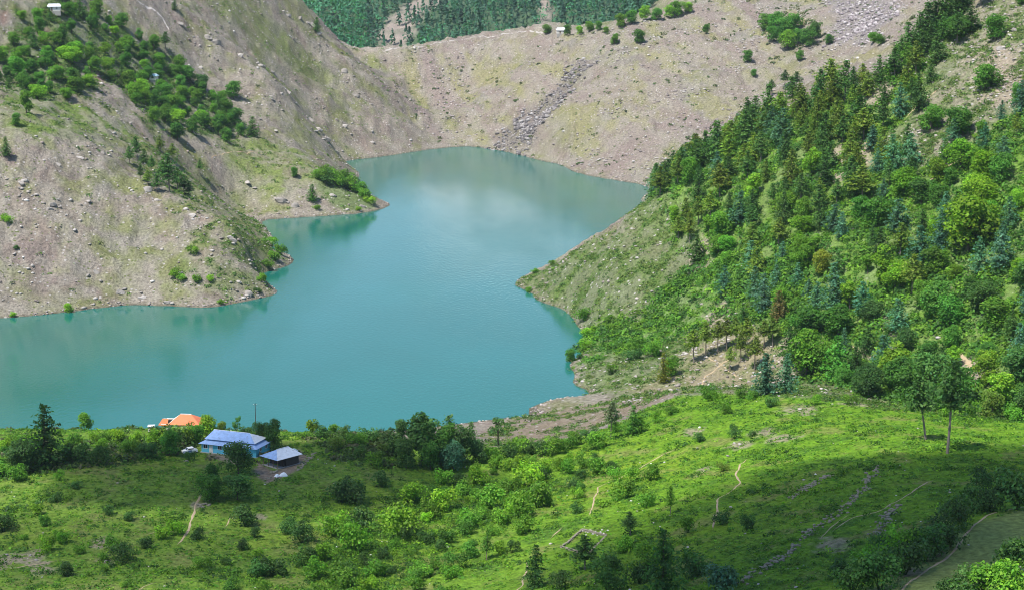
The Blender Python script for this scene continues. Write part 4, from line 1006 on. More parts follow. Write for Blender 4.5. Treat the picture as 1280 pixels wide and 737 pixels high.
# far-off wood beyond the dam: reads as one mass
g = np.random.default_rng(77)
fw = farland * (.15 + fclump) * (1 - .93 * np.clip(slide, 0, 1)) * (GY < 2400) * (GX / GY < .21) * (GX / GY > -.17)
pos = np.array(spread(fw, 7.5, 6500, g, tries=3)); print('forest', len(pos))
fh = g.uniform(7, 22, len(pos)); nc = 46
fz = ground(pos[:, 0], pos[:, 1])
f = g.uniform(.12, 1, (len(pos), nc)); ang = g.uniform(0, 6.28, (len(pos), nc))
broad = (pos[:, 0] / pos[:, 1] < -.075) | (g.uniform(size=len(pos)) < .15)
rad = np.where(broad[:, None], .36 * np.sqrt(np.clip(1 - (f * 2 - 1.05) ** 2, .02, 1)), .26 * (1.04 - f)) * g.uniform(.6, 1.1, f.shape)
C = np.stack([pos[:, 0:1] + np.cos(ang) * rad * fh[:, None], pos[:, 1:2] + np.sin(ang) * rad * fh[:, None], fz[:, None] + f * fh[:, None]], -1)
N = np.stack([np.cos(ang), np.sin(ang), np.full(f.shape, .7)], -1) + g.normal(size=C.shape) * .4
tc_ = np.where(broad[:, None], np.array((.065, .215, .110)), np.array((.060, .155, .095))) * (1 + g.normal(size=(len(pos), 1)) * .25)
T = np.repeat(np.clip(tc_, .01, 1)[:, None], nc, 1) * np.clip(1 + g.normal(size=(len(pos), nc, 1)) * .22, .4, 2)
V, F = cards(C.reshape(-1, 3), N.reshape(-1, 3), np.repeat(fh, nc) * g.uniform(.06, .11, len(pos) * nc), g)
me = np_mesh('forest', V, F, T.reshape(-1, 3)); me.materials.append(LEAF_STUFF)
fo_ = link(bpy.data.objects.new('forest', me)); tag(fo_, 'hazy dark wood on the far valley side beyond the bare ridge', 'forest', kind='stuff')

# ------------------------------------------------------------------ buildings
def sheet_metal(name, col, rough=.45, metal=.0, pitch=9.0, stain=.12):
    m, ns, l, b = mat(name)
    tc = ns.new('ShaderNodeTexCoord')
    wv = node(ns, 'ShaderNodeTexWave'); wv.inputs['Scale'].default_value = pitch; wv.bands_direction = 'X'; l.new(tc.outputs['Object'], wv.inputs['Vector'])
    nz_ = ns.new('ShaderNodeTexNoise'); nz_.inputs['Scale'].default_value = 1.3; nz_.inputs['Detail'].default_value = 6; l.new(tc.outputs['Object'], nz_.inputs['Vector'])
    c0 = mixrgb(ns, l, tuple(c * (1 - 2.4 * stain) for c in col), tuple(min(1, c * (1 + 1.6 * stain)) for c in col), nz_.outputs['Fac'])
    n3 = ns.new('ShaderNodeTexNoise'); n3.inputs['Scale'].default_value = .9; n3.inputs['Detail'].default_value = 8; n3.inputs['Roughness'].default_value = .75; l.new(tc.outputs['Object'], n3.inputs['Vector'])
    r3 = ns.new('ShaderNodeMapRange'); r3.inputs[1].default_value = .56; r3.inputs[2].default_value = .70; r3.inputs[4].default_value = .6; l.new(n3.outputs['Fac'], r3.inputs[0])
    l.new(mixrgb(ns, l, c0, (.20, .125, .085), r3.outputs[0]), b.inputs['Base Color'])
    b.inputs['Roughness'].default_value = rough; b.inputs['Metallic'].default_value = metal
    bp = ns.new('ShaderNodeBump'); bp.inputs['Strength'].default_value = .25; bp.inputs['Distance'].default_value = .03; l.new(wv.outputs['Fac'], bp.inputs['Height']); l.new(bp.outputs[0], b.inputs['Normal'])
    return m
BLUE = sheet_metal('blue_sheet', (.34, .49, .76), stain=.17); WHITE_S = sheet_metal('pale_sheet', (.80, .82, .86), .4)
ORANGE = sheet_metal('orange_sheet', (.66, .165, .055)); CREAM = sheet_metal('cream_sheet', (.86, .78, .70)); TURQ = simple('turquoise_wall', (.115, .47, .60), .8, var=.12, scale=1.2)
DARKW = simple('dark_timber', (.06, .05, .045), .9, scale=5); TIMBER = simple('timber', (.20, .14, .10), .9, var=.2, scale=5); GLASS = simple('dark_glass', (.02, .03, .04), .08, var=.02, spec=.8)
PALE = simple('pale_plaster', (.70, .66, .60), .9, scale=2); STONE = simple('stone', (.235, .21, .155), .95, var=.22, scale=1.6, bump=.5); CONC = simple('concrete', (.36, .34, .31), .95, scale=2)
WHITE_P = simple('white_paint', (.80, .80, .78), .45, var=.04); CLOTHW = simple('white_tarpaulin', (.78, .80, .82), .7, var=.06); DIRT = simple('trodden_earth', (.36, .275, .17), .95, var=.18, scale=1.1)
RUBBER = simple('tyre_rubber', (.02, .02, .02), .8); CHROME = simple('metal_trim', (.55, .55, .57), .3, 1.0); LAMP = simple('lamp_glass', (.75, .75, .70), .1, spec=.8); RED = simple('tail_lamp', (.45, .02, .02), .2)
CARB = simple('car_blue', (.10, .16, .30), .25, var=.05, spec=.6)

def hip(root, names, L, W, z0, z1, inl, inr, over, mats, t=.07, c=(0, 0), axis='x'):
    """hipped roof: front/back slopes run along L; inl, inr set the ridge ends in from the eaves"""
    x0, x1, y0, y1 = -L / 2 - over, L / 2 + over, -W / 2 - over, W / 2 + over
    a, b_ = (x0 + inl, 0, z1), (x1 - inr, 0, z1)
    S = [[(x0, y0, z0), (x1, y0, z0), b_, a], [(x1, y1, z0), (x0, y1, z0), a, b_], [(x1, y0, z0), (x1, y1, z0), b_], [(x0, y1, z0), (x0, y0, z0), a]]
    out = []
    for pts, nm, m in zip(S, names, mats):
        q = [(p[0] + c[0], p[1] + c[1], p[2]) for p in pts]
        if axis == 'y': q = [(-(p[1] - c[1]) + c[0], (p[0] - c[0]) + c[1], p[2]) for p in q]
        mb = MB(); mb.slab(q, t); out.append(mb.build(nm, m, root))
    rc = MB(); ra, rb = [(p[0] + c[0], p[1] + c[1], p[2] + .03) for p in (a, b_)]
    if axis == 'y': ra, rb = [(-(p[1] - c[1]) + c[0], (p[0] - c[0]) + c[1], p[2]) for p in (ra, rb)]
    rc.tube([ra, rb], [.09, .09], 6); rc.build('ridge_cap', WHITE_S, out[0])
    return out
def wall_ring(L, W, z0, z1, t=.2):
    mb = MB(); x, y = L / 2, W / 2
    mb.box(-x, x, -y, -y + t, z0, z1); mb.box(-x, x, y - t, y, z0, z1); mb.box(-x, -x + t, -y + t, y - t, z0, z1); mb.box(x - t, x, -y + t, y - t, z0, z1)
    return mb
def window(root, x, y, z, w, h, ny=-1, axis='x', fm=None):
    fr = MB(); d = .05 * ny; t = .08
    def bx(mb, a0, a1, q0, q1, z0, z1):
        q0, q1 = min(q0, q1), max(q0, q1)
        mb.box(a0, a1, q0, q1, z0, z1) if axis == 'x' else mb.box(q0, q1, a0, a1, z0, z1)
    c, n = (x, y) if axis == 'x' else (y, x)
    bx(fr, c - w / 2, c - w / 2 + t, n, n + d, z, z + h); bx(fr, c + w / 2 - t, c + w / 2, n, n + d, z, z + h); bx(fr, c - w / 2 + t, c + w / 2 - t, n, n + d, z, z + t); bx(fr, c - w / 2 + t, c + w / 2 - t, n, n + d, z + h - t, z + h)
    bx(fr, c - .03, c + .03, n, n + d, z + t, z + h - t)
    o = fr.build('window', fm or WHITE_P, root)
    pn = MB(); bx(pn, c - w / 2 + t, c + w / 2 - t, n + d * .1, n + d * .5, z + t, z + h - t); pn.build('pane', GLASS, o)
    return o
def door(root, x, y, w, h, m, ny=-1):
    d = MB(); d.box(x - w / 2, x + w / 2, min(y, y + .06 * ny), max(y, y + .06 * ny), .12, .12 + h); o = d.build('door', m, root)
    k = MB(); k.box(x + w * .32, x + w * .38, min(y + .061 * ny, y + .12 * ny), max(y + .061 * ny, y + .12 * ny), 1.05, 1.2); k.build('handle', CHROME, o)
    return o

# long blue-roofed house with a second, lower skirt roof
A = np.array(hit(252, 564.5)); B = np.array(hit(320, 571.5))
yaw = math.atan2(B[1] - A[1], B[0] - A[0]); HL = float(np.hypot(*(B - A)[:2])); HW = 7.4
nrm = np.array((-math.sin(yaw), math.cos(yaw)))
hc = (A + B)[:2] / 2 + nrm * HW / 2
hz0 = float(ground(*hc))
house = tag(empty('house', (hc[0], hc[1], hz0), yaw), 'long turquoise house with two-tier blue metal roof beside the yard', 'house')
pb = MB(); pb.box(-HL / 2 - .3, HL / 2 + .3, -HW / 2 - .3, HW / 2 + .3, -1.2, .12); pb.build('plinth', CONC, house)
wall_ring(HL, HW, .12, 2.45).build('wall', TURQ, house)
ul, uw = HL - 2.2, HW - 2.2
wall_ring(ul, uw, 2.5, 3.35).build('upper_wall', DARKW, house)
# skirt roof: four sloping strips round the upper wall
e, ze, zi = .55, 2.25, 2.98
ox, oy, ix, iy = HL / 2 + e, HW / 2 + e, ul / 2 - .02, uw / 2 - .02
for pts, m, lb in (([(-ox, -oy, ze), (ox, -oy, ze), (ix, -iy, zi), (-ix, -iy, zi)], BLUE, None), ([(ox, oy, ze), (-ox, oy, ze), (-ix, iy, zi), (ix, iy, zi)], BLUE, None),
                   ([(ox, -oy, ze), (ox, oy, ze), (ix, iy, zi), (ix, -iy, zi)], sheet_metal('light_blue_sheet', (.36, .50, .78)), 'paler blue skirt roof over the end wall'), ([(-ox, oy, ze), (-ox, -oy, ze), (-ix, -iy, zi), (-ix, iy, zi)], BLUE, None)):
    s_ = MB(); s_.slab(pts, .06); o = s_.build('lower_roof', m, house)
    if lb: o['label'] = lb
rr_ = hip(house, ['upper_roof'] * 4, ul, uw, 3.22, 4.75, .9, 2.9, .55, [BLUE, BLUE, WHITE_S, BLUE])  # right hip end: glare of the sky on blue metal put into its colour
rr_[2]['label'] = 'hip end of the blue roof with sky glare painted in pale'
door(house, -HL / 2 + 2.6, -HW / 2, .95, 2.0, PALE); door(house, HL / 2 - 3.0, -HW / 2, .95, 2.0, TIMBER)
for wx_ in (-HL / 2 + 1.1, -HL / 2 + 5.0, .6, 2.8): window(house, wx_, -HW / 2, 1.05, 1.15, 1.05)
window(house, HL / 2, -1.4, 1.05, 1.1, 1.05, 1, 'y'); window(house, HL / 2, 1.5, 1.05, 1.1, 1.05, 1, 'y')

# open outbuilding with a hipped roof, its right slope coloured pale to stand for sky glare
A = np.array(hit(327, 580)); B = np.array(hit(349, 586))
yaw = math.atan2(B[1] - A[1], B[0] - A[0]) - .02; SL, SW = 5.2, 6.6
nrm = np.array((-math.sin(yaw), math.cos(yaw))); sc_ = (A + B)[:2] / 2 + nrm * SW / 2
sz = float(ground(*sc_))
shed = tag(empty('outbuilding', (sc_[0], sc_[1], sz), yaw), 'small dark open outbuilding with pale and blue roof right of the house', 'outbuilding')
fb = MB(); fb.box(-SL / 2 - .2, SL / 2 + .2, -SW / 2 - .2, SW / 2 + .2, -.9, .06); fb.build('plinth', CONC, shed)
wb = MB(); wb.box(-SL / 2 + .1, SL / 2 - .1, SW / 2 - .25, SW / 2 - .1, .06, 2.2); wb.box(-SL / 2 + .1, -SL / 2 + .25, -SW / 2 + 2.0, SW / 2 - .25, .06, 2.2); wb.box(SL / 2 - .25, SL / 2 - .1, -SW / 2 + 2.6, SW / 2 - .25, .06, 2.2); wb.box(-SL / 2 + .25, SL / 2 - .25, -SW / 2 + 2.0, -SW / 2 + 2.15, .06, 2.2)
wb.build('wall', DARKW, shed)
for px_ in (-SL / 2 + .12, -SL / 6, SL / 6, SL / 2 - .12):
    q = MB(); q.box(px_ - .07, px_ + .07, -SW / 2 + .05, -SW / 2 + .19, .06, 2.25); q.build('post', TIMBER, shed)
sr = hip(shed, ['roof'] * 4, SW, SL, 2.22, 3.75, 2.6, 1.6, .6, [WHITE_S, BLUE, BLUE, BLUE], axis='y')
sr[0]['label'] = 'slope of the small roof with sky glare painted in pale'

# orange-roofed house half hidden behind the rim
oc = hit(226, 541); oz = oc[2]
oh = tag(empty('house', (oc[0], oc[1] + 2.5, oz), -.10), 'orange-roofed house with pale upper slopes, half hidden behind the rim bushes', 'house')
ob = MB(); ob.box(-5.0, 5.2, -3.2, 3.2, -2.0, .1); ob.build('plinth', CONC, oh)
wall_ring(9.4, 5.8, .1, 2.4).build('wall', PALE, oh)
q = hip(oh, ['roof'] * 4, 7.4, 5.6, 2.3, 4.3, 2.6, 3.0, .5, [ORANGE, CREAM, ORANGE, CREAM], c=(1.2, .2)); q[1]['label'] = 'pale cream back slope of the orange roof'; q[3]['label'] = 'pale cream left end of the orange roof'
s_ = MB(); s_.slab([(-5.3, -3.2, 2.15), (-2.9, -3.2, 2.15), (-3.4, -.6, 3.2), (-4.9, -.6, 3.2)], .07); s_.build('annex_roof', ORANGE, oh)
s_ = MB(); s_.slab([(-4.9, -.6, 3.2), (-3.4, -.6, 3.2), (-2.7, 2.6, 2.4), (-5.3, 2.6, 2.4)], .07); s_.build('annex_roof', CREAM, oh)
door(oh, 0, -2.9, .9, 1.9, TIMBER); window(oh, -2.4, -2.9, 1.0, 1.0, 1.0); window(oh, 2.6, -2.9, 1.0, 1.0, 1.0)
hx, hy, hz_ = hit(188, 541)
hut = tag(empty('hut', (hx, hy + 1.5, hz_ - .5), .1), 'tiny white block hut at the left of the orange roof', 'hut')
wall_ring(1.5, 1.5, -.4, 2.0, .15).build('wall', PALE, hut); s_ = MB(); s_.box(-.9, .9, -.9, .9, 2.0, 2.12); s_.build('roof', WHITE_S, hut); door(hut, 0, -.75, .7, 1.6, TIMBER)

# distant homesteads
def far_house(px, py, w, d, h, rh, rm, wm, label, yaw=0.2):
    x, y, z = hit(px, py)
    r = tag(empty('house', (x, y, z), yaw), label, 'house')
    mb = MB(); mb.box(-w / 2, w / 2, -d / 2, d / 2, -2.5, .05); mb.build('plinth', CONC, r)
    wall_ring(w, d, .05, h).build('wall', wm, r)
    hip(r, ['roof'] * 4, w, d, h - .1, h + rh, .8, .8, .5, [rm] * 4)
    door(r, -w * .2, -d / 2, .9, 1.8, TIMBER); window(r, w * .2, -d / 2, .9, 1.0, .9)
far_house(68, 14, 6.5, 5, 2.4, 1.2, WHITE_S, PALE, 'small white-roofed house among trees at the top of the left hill')
far_house(190, 100, 6.0, 4.5, 2.3, 1.0, sheet_metal('aqua_sheet', (.45, .66, .72)), PALE, 'small pale-blue-roofed house inside the left hill wood', -.1)
far_house(702, 42, 7.0, 5, 2.5, 1.6, WHITE_S, PALE, 'tiny white-roofed house on the far ridge beyond the lake', .1)

# parked car by the bushes left of the house
cx, cy, cz = hit(237, 566)
car = tag(empty('parked_car', (cx, cy, cz + .02), math.radians(28)), 'small white and blue car parked left of the turquoise house', 'car')
prof = [(-1.75, .35), (-1.80, .75), (-1.62, .92), (-.95, .98), (-.45, 1.42), (.85, 1.45), (1.55, .98), (1.80, .90), (1.80, .35)]
bd = MB(); n_ = len(prof); hw = .78
V = [(x, s * hw * (1 if z < 1.0 else .82), z) for s in (-1, 1) for x, z in prof]
bd.add(V, [tuple(range(n_ - 1, -1, -1)), tuple(range(n_, 2 * n_))] + [(i, (i + 1) % n_, n_ + (i + 1) % n_, n_ + i) for i in range(n_)]); bd.build('body', WHITE_P, car)
wd = MB()
wd.slab([(-.90, -.62, 1.045), (-.90, .62, 1.045), (-.50, .60, 1.40), (-.50, -.60, 1.40)], .02); wd.build('windscreen', GLASS, car)
wd = MB(); wd.slab([(1.50, -.62, 1.04), (1.50, .62, 1.04), (.92, .60, 1.43), (.92, -.60, 1.43)], .02); wd.build('rear_window', GLASS, car)
for s in (-1, 1):
    w_ = MB(); w_.box(-.55, .80, s * .735 - .012, s * .735 + .012, 1.06, 1.32); w_.build('side_window', GLASS, car)
    d_ = MB(); d_.box(-.6, .3, s * .785 - .01, s * .785 + .01, .42, .95); dd = d_.build('door', CARB, car); k_ = MB(); k_.box(.1, .22, s * .80 - .012, s * .80 + .012, .80, .84); k_.build('handle', CHROME, dd)
    h_ = MB(); h_.box(-1.84, -1.77, s * .55 - .14, s * .55 + .14, .62, .78); h_.build('headlight', LAMP, car)
    h_ = MB(); h_.box(1.79, 1.83, s * .6 - .1, s * .6 + .1, .62, .82); h_.build('tail_light', RED, car)
    for x in (-1.1, 1.15):
        t_ = MB(); t_.tube([(x, s * .66, .30), (x, s * .82, .30)], [.30, .30], 14); wh = t_.build('wheel', RUBBER, car); r_ = MB(); r_.tube([(x, s * .80, .30), (x, s * .835, .30)], [.18, .17], 12); r_.build('rim', CHROME, wh)

# utility pole behind the outbuilding
ux, uy, uz = hit(320, 545)
up = tag(empty('utility_pole', (ux, uy, uz)), 'thin bare utility pole against the water behind the blue-roofed house', 'pole')
t_ = MB(); t_.tube([(0, 0, -.6), (0, 0, 4.2), (0, 0, 8.6)], [.11, .09, .07], 8); t_.build('pole', DARKW, up)
t_ = MB(); t_.box(-.5, .5, -.05, .05, 8.1, 8.2); ca_ = t_.build('crossarm', DARKW, up)
for x in (-.42, .42):
    t_ = MB(); t_.tube([(x, 0, 8.2), (x, 0, 8.38)], [.05, .03], 6); t_.build('insulator', WHITE_P, ca_)

# low ruined enclosure of field stones
def stone_run(mb, p0, p1, h, g, w=.45, gap=0.0):
    L = math.hypot(p1[0] - p0[0], p1[1] - p0[1]); n = max(2, int(L / .38)); a = math.atan2(p1[1] - p0[1], p1[0] - p0[0])
    for lay in range(max(1, int(h / .25))):
        for k in range(n):
            if g.uniform() < gap + .12 * lay: continue
            t = (k + .5 + g.normal() * .12) / n; x = p0[0] + (p1[0] - p0[0]) * t; y = p0[1] + (p1[1] - p0[1]) * t
            zb = float(ground(x, y)) - .06 + lay * .24
            boulder_into(mb, (x + g.normal() * .05, y + g.normal() * .05, zb + .12), (.24 * g.uniform(.8, 1.2), w / 2 * g.uniform(.8, 1.15), .15 * g.uniform(.85, 1.2)), a + g.normal() * .12, g, square=.75)
_ico = bmesh.new(); bmesh.ops.create_icosphere(_ico, subdivisions=1, radius=1)
ICOV = np.array([v.co[:] for v in _ico.verts]); ICOF = [tuple(v.index for v in f.verts) for f in _ico.faces]; _ico.free()
def boulder_into(mb, c, r, rz, g, square=.5):
    v = ICOV / (np.abs(ICOV).max(1, keepdims=True) * square + (1 - square)); v = v * (1 + g.normal(size=(len(v), 1)) * .10) * np.array(r)
    ca_, sa_ = math.cos(rz), math.sin(rz)
    mb.add(np.stack([v[:, 0] * ca_ - v[:, 1] * sa_ + c[0], v[:, 0] * sa_ + v[:, 1] * ca_ + c[1], v[:, 2] + c[2]], 1), ICOF)
g = np.random.default_rng(909)
cn = [hit(*p) for p in ((701, 684), (728, 662.5), (758, 669), (735, 692))]
enc = tag(empty('stone_enclosure', (0, 0, 0)), 'low ruined rectangular enclosure of pale field stones on the lit meadow', 'ruin')
for i, (h_, gp) in enumerate(((.55, .05), (.5, .1), (.3, .3), (.6, .05))):
    mb = MB(); stone_run(mb, cn[i], cn[(i + 1) % 4], h_, g, gap=gp); mb.build('wall', STONE, enc)
PSTONE = simple('pale_stone', (.55, .52, .48), .95, var=.2, scale=2)
for k in range(26):
    mb = MB(); t = g.uniform(); p = np.array(cn[1]) * (1 - t) + np.array(cn[2]) * t; x, y = p[0] + g.normal() * .7, p[1] + g.normal() * .9 + .8; r = g.uniform(.12, .32)
    boulder_into(mb, (x, y, float(ground(x, y)) + r * .25), (r, r * g.uniform(.7, 1.1), r * .7), g.uniform(0, 3), g); mb.build('fallen_stone', PSTONE, enc)
# tumbled dry-stone walls down the shaded slope
def dry_wall(px, label, w, n, rr, g):
    pts = [np.array(hit(*p)) for p in px]; seg = [np.linalg.norm(pts[i + 1] - pts[i]) for i in range(len(pts) - 1)]; cum = np.r_[0, np.cumsum(seg)]
    mb = MB()
    for k in range(n):
        s = g.uniform(0, cum[-1]); i = min(int(np.searchsorted(cum, s, side='right')) - 1, len(seg) - 1); t = (s - cum[i]) / seg[i]
        p = pts[i] * (1 - t) + pts[i + 1] * t; x, y = p[0] + g.normal() * w, p[1] + g.normal() * w; r = g.uniform(*rr)
        boulder_into(mb, (x, y, float(ground(x, y)) + r * .3), (r, r * g.uniform(.6, 1.1), r * .75), g.uniform(0, 3), g, .6)
    return tag(mb.build('dry_stone_wall', STONE, None), label, 'stone wall')
dry_wall([(1098, 582), (1078, 612), (1055, 637), (1012, 664), (985, 692), (942, 716), (924, 732)], 'long tumbled dry-stone wall running down the shaded slope', .6, 260, (.10, .42), g)
dry_wall([(1040, 592), (1010, 608), (990, 622)], 'short grassy dry-stone wall left of the long tumbled one', .6, 110, (.14, .34), g)
dry_wall([(1122, 630), (1108, 648), (1096, 668)], 'short dark dry-stone wall right of the long tumbled one', .7, 110, (.14, .36), g)
dry_wall([(449, 566.5), (458, 570), (470, 574)], 'pale stone line on the dark hollow right of the outbuilding', .25, 60, (.12, .24), g)
dry_wall([(372, 588), (384, 575), (394, 566)], 'rough grey yard wall right of the small outbuilding', .3, 90, (.14, .30), g)
# things lying about in the yard
def lump(px, py, name, label, cat, r, m, n=1, sp=.4):
    x, y, z = hit(px, py); mb = MB()
    for k in range(n):
        q = r * g.uniform(.6, 1.1); xx, yy = x + g.normal() * sp * (n > 1), y + g.normal() * sp * (n > 1)
        boulder_into(mb, (xx, yy, float(ground(xx, yy)) + q * .35), (q * 1.2, q * .9, q * .6), g.uniform(0, 3), g, .4)
    return tag(mb.build(name, m, None), label, cat)
def tarp(px, py, w, d, h, rz, name, label, cat, m):
    x, y, z = hit(px, py); mb = MB(); n = 9; gr_ = []
    for i in range(n):
        for j in range(n):
            u, v = i / (n - 1) - .5, j / (n - 1) - .5
            zz = h * (1 - (2 * abs(u)) ** 3) * (1 - (2 * abs(v)) ** 3) + .08 * math.sin(9 * u + 4 * v)
            gr_.append((u * w, v * d, max(zz, 0) + .03))
    F = [(i * n + j, (i + 1) * n + j, (i + 1) * n + j + 1, i * n + j + 1) for i in range(n - 1) for j in range(n - 1)]
    k = n * n; ring = [(0, j) for j in range(n)] + [(i, n - 1) for i in range(1, n)] + [(n - 1, j) for j in range(n - 2, -1, -1)] + [(i, 0) for i in range(n - 2, 0, -1)]
    V = gr_ + [(a, b_, -.3) for a, b_, c in gr_]
    F += [tuple(reversed([q + k for q in f])) for f in F]
    ri = [a * n + b_ for a, b_ in ring]
    F += [(ri[i], ri[i] + k, ri[(i + 1) % len(ri)] + k, ri[(i + 1) % len(ri)]) for i in range(len(ri))]
    mb.add(V, F); o = mb.build(name, m, None); o.location = (x, y, z); o.rotation_euler = (0, 0, rz)
    return tag(o, label, cat)
tarp(354, 594, 1.9, 1.3, .7, .4, 'covered_heap', 'white tarpaulin over a heap at the lower yard edge', 'tarpaulin', CLOTHW)
tarp(346, 595, 1.2, 1.0, .5, 1.0, 'covered_heap', 'smaller pale covered heap left of the white tarpaulin', 'tarpaulin', CLOTHW)
tarp(366, 563, 2.6, 1.2, .5, .2, 'covered_heap', 'long grey-blue covered heap behind the small outbuilding', 'tarpaulin', simple('grey_tarpaulin', (.40, .50, .54), .7))
lump(342, 590, 'stone_heap', 'grey stone heap in front of the small outbuilding', 'stones', .35, STONE, 12, .6)
lump(333, 597, 'stone_heap', 'low stone heap at the lower left corner of the yard', 'stones', .28, STONE, 9, .6)
lump(233, 576, 'stone_heap', 'pale stone heap on the grass below the parked car', 'stones', .36, STONE, 7, .5)
lump(253, 631, 'stone_heap', 'grey stones by the footpath bend below the dark trees', 'stones', .38, STONE, 9, .8)
lump(111, 581, 'stone_heap', 'flat pale rock under the dark bushes at the left', 'stones', .5, STONE, 2, .4)
lump(147, 604, 'stone_heap', 'single pale rock on the left meadow below the rim', 'stones', .42, STONE, 1, .2)

# ------------------------------------------------------------------ footpaths and tracks
def track(name, px, w, m=DIRT, lift=.05):
    pts = np.array([hit(*p)[:2] for p in px]); dense = []
    for i in range(len(pts) - 1):
        L = np.linalg.norm(pts[i + 1] - pts[i]); k = max(2, int(L / .7))
        for t in np.linspace(0, 1, k, endpoint=False): dense.append(pts[i] * (1 - t) + pts[i + 1] * t)
    dense.append(pts[-1]); d = np.array(dense)
    for _ in range(3): d[1:-1] = (d[:-2] + 2 * d[1:-1] + d[2:]) / 4
    d = d + np.stack([fbm(d[:, 0], d[:, 1], 7, 2, 5), fbm(d[:, 0], d[:, 1], 7, 2, 8)], 1) * .5
    T = unit(np.gradient(d, axis=0)); Nn = np.stack([-T[:, 1], T[:, 0]], 1); ww = w * .6 * sstep(0, 1, np.minimum(np.arange(len(d)), np.arange(len(d))[::-1]) / 7.0 + .12) * (1 + .8 * fbm(d[:, 0], d[:, 1], 4, 2, 15))
    V, F = [], []
    offs = (-.5, -.17, .17, .5)
    for k in range(len(d)):
        for o in offs:
            q = d[k] + Nn[k] * ww[k] * o; V.append((q[0], q[1], float(ground(*q)) + (lift if abs(o) < .3 else .012)))
    for k in range(len(d) - 1):
        for j in range(3): F.append((k * 4 + j, k * 4 + j + 1, (k + 1) * 4 + j + 1, (k + 1) * 4 + j))
    me = bpy.data.meshes.new(name); me.from_pydata(V, [], [f[::-1] for f in F]); me.materials.append(m); me.update()
    o = link(bpy.data.objects.new(name, me)); o['kind'] = 'structure'
    return o
for px, w in FOOTPATHS:
    track('footpath', px, w)
for px, w in TRACKS:
    track('track', px, w)
track('road', [(478, 65), (520, 58), (560, 52), (600, 46), (640, 42), (684, 40)], 2.2, simple('pale_gravel', (.36, .33, .30), .95))
track('footpath', [(262, 198), (300, 190), (345, 190)], .8); track('footpath', [(170, 0), (190, 10), (205, 25), (212, 40)], 2.0, simple('pale_scree', (.50, .45, .41), .95))

# ------------------------------------------------------------------ boulders one can tell apart
ROCKM = simple('boulder_rock', (.27, .245, .22), .95, var=.25, scale=.7, bump=.8); ROCKP = simple('pale_rock', (.35, .32, .29), .95, var=.15, scale=.8, bump=.6)
_ic2 = bmesh.new(); bmesh.ops.create_icosphere(_ic2, subdivisions=3, radius=1); IC2V = np.array([v.co[:] for v in _ic2.verts]); IC2F = [tuple(v.index for v in f.verts) for f in _ic2.faces]; _ic2.free()
def rock_proto(seed, m):
    gg = np.random.default_rng(seed); v = IC2V.copy()
    for k in range(16):
        d = unit(gg.normal(size=3)); q = gg.uniform(.55, .88); t = v @ d; v = v - np.where(t > q, t - q, 0)[:, None] * d * .92
    v = v * (1 + .05 * fbm(v[:, 0] * 3 + v[:, 2], v[:, 1] * 3 - v[:, 2], 1, 3, seed)[:, None])
    mb = MB(); mb.add(v, IC2F); return mb.mesh('boulder', m)
RP = [rock_proto(k, ROCKM) for k in range(5)] + [rock_proto(k, ROCKP) for k in range(5, 9)]
RL = {}
bl = [(27, 231, 14, 'l'), (66, 258, 15, 'l'), (24, 236, 8, 'l'), (72, 250, 8, 'l'), (90, 192, 6, 'l'), (112, 195, 7, 'l'), (137, 195, 8, 'l'), (55, 201, 6, 'l'), (62, 285, 6, 'l'), (45, 284, 6, 'l'), (110, 345, 9, 'l'), (126, 352, 9, 'l'), (155, 362, 10, 'l'), (176, 366, 8, 'l'), (215, 380, 9, 'l'), (288, 298, 13, 'l'), (292, 306, 9, 'l'), (18, 318, 8, 'l'), (95, 352, 5, 'l'), (325, 372, 6, 'l'), (310, 372, 6, 'l'),
      (270, 54, 14, 'u'), (262, 50, 10, 'u'), (322, 80, 9, 'u'), (330, 84, 7, 'u'), (340, 125, 7, 'u'), (352, 118, 8, 'u'), (300, 90, 6, 'u'), (375, 24, 10, 'u'), (385, 30, 9, 'u'), (394, 36, 9, 'u'), (325, 150, 8, 'u'), (345, 165, 9, 'u'), (395, 165, 9, 'u'), (405, 175, 8, 'u'), (310, 230, 12, 'u'), (318, 236, 9, 'u'), (360, 254, 8, 'u'), (372, 258, 7, 'u'), (276, 33, 5, 'u'), (420, 150, 6, 'u'), (440, 155, 6, 'u'), (465, 165, 6, 'u'), (428, 190, 6, 'u'),
      (1230, 95, 12, 'r'), (1236, 88, 9, 'r'), (1225, 103, 10, 'r'), (1170, 215, 8, 'r'), (1182, 206, 7, 'r'), (915, 404, 6, 'r'), (905, 404, 5, 'r'), (920, 392, 6, 'r'), (1255, 60, 10, 'r'), (1262, 45, 8, 'r'), (1268, 75, 9, 'r'), (1240, 120, 8, 'r'), (1090, 442, 7, 'r'),
      (872, 560, 6, 'm'), (910, 570, 7, 'm'), (925, 556, 8, 'm'), (918, 554, 6, 'm'), (1000, 512, 8, 'm'), (1008, 508, 6, 'm'), (976, 548, 5, 'm'), (45, 700, 8, 'm'), (38, 694, 6, 'm'), (132, 702, 9, 'm'), (140, 706, 6, 'm'), (8, 694, 8, 'm'), (618, 570, 9, 'm'), (995, 734, 8, 'm'), (860, 684, 6, 'm'), (1125, 582, 6, 'm'), (1170, 668, 5, 'm')]
PH = {'l': 'boulder on the lower left slope', 'u': 'boulder on the upper left slope', 'r': 'boulder on the right hill', 'm': 'boulder on the near meadow'}
rows = []
for i, (x, y, s_, k) in enumerate(bl):
    X, Y, Zg = hit(x, y); sc2 = float(pix(X, Y, Zg)[2]); j = i % len(RP); tone = 'grey' if j < 5 else 'pale'
    rows.append((f"{'large ' if s_ >= 9 else 'small '}{tone} {PH[k]}", x, X, Y, Zg, s_ / sc2, j))
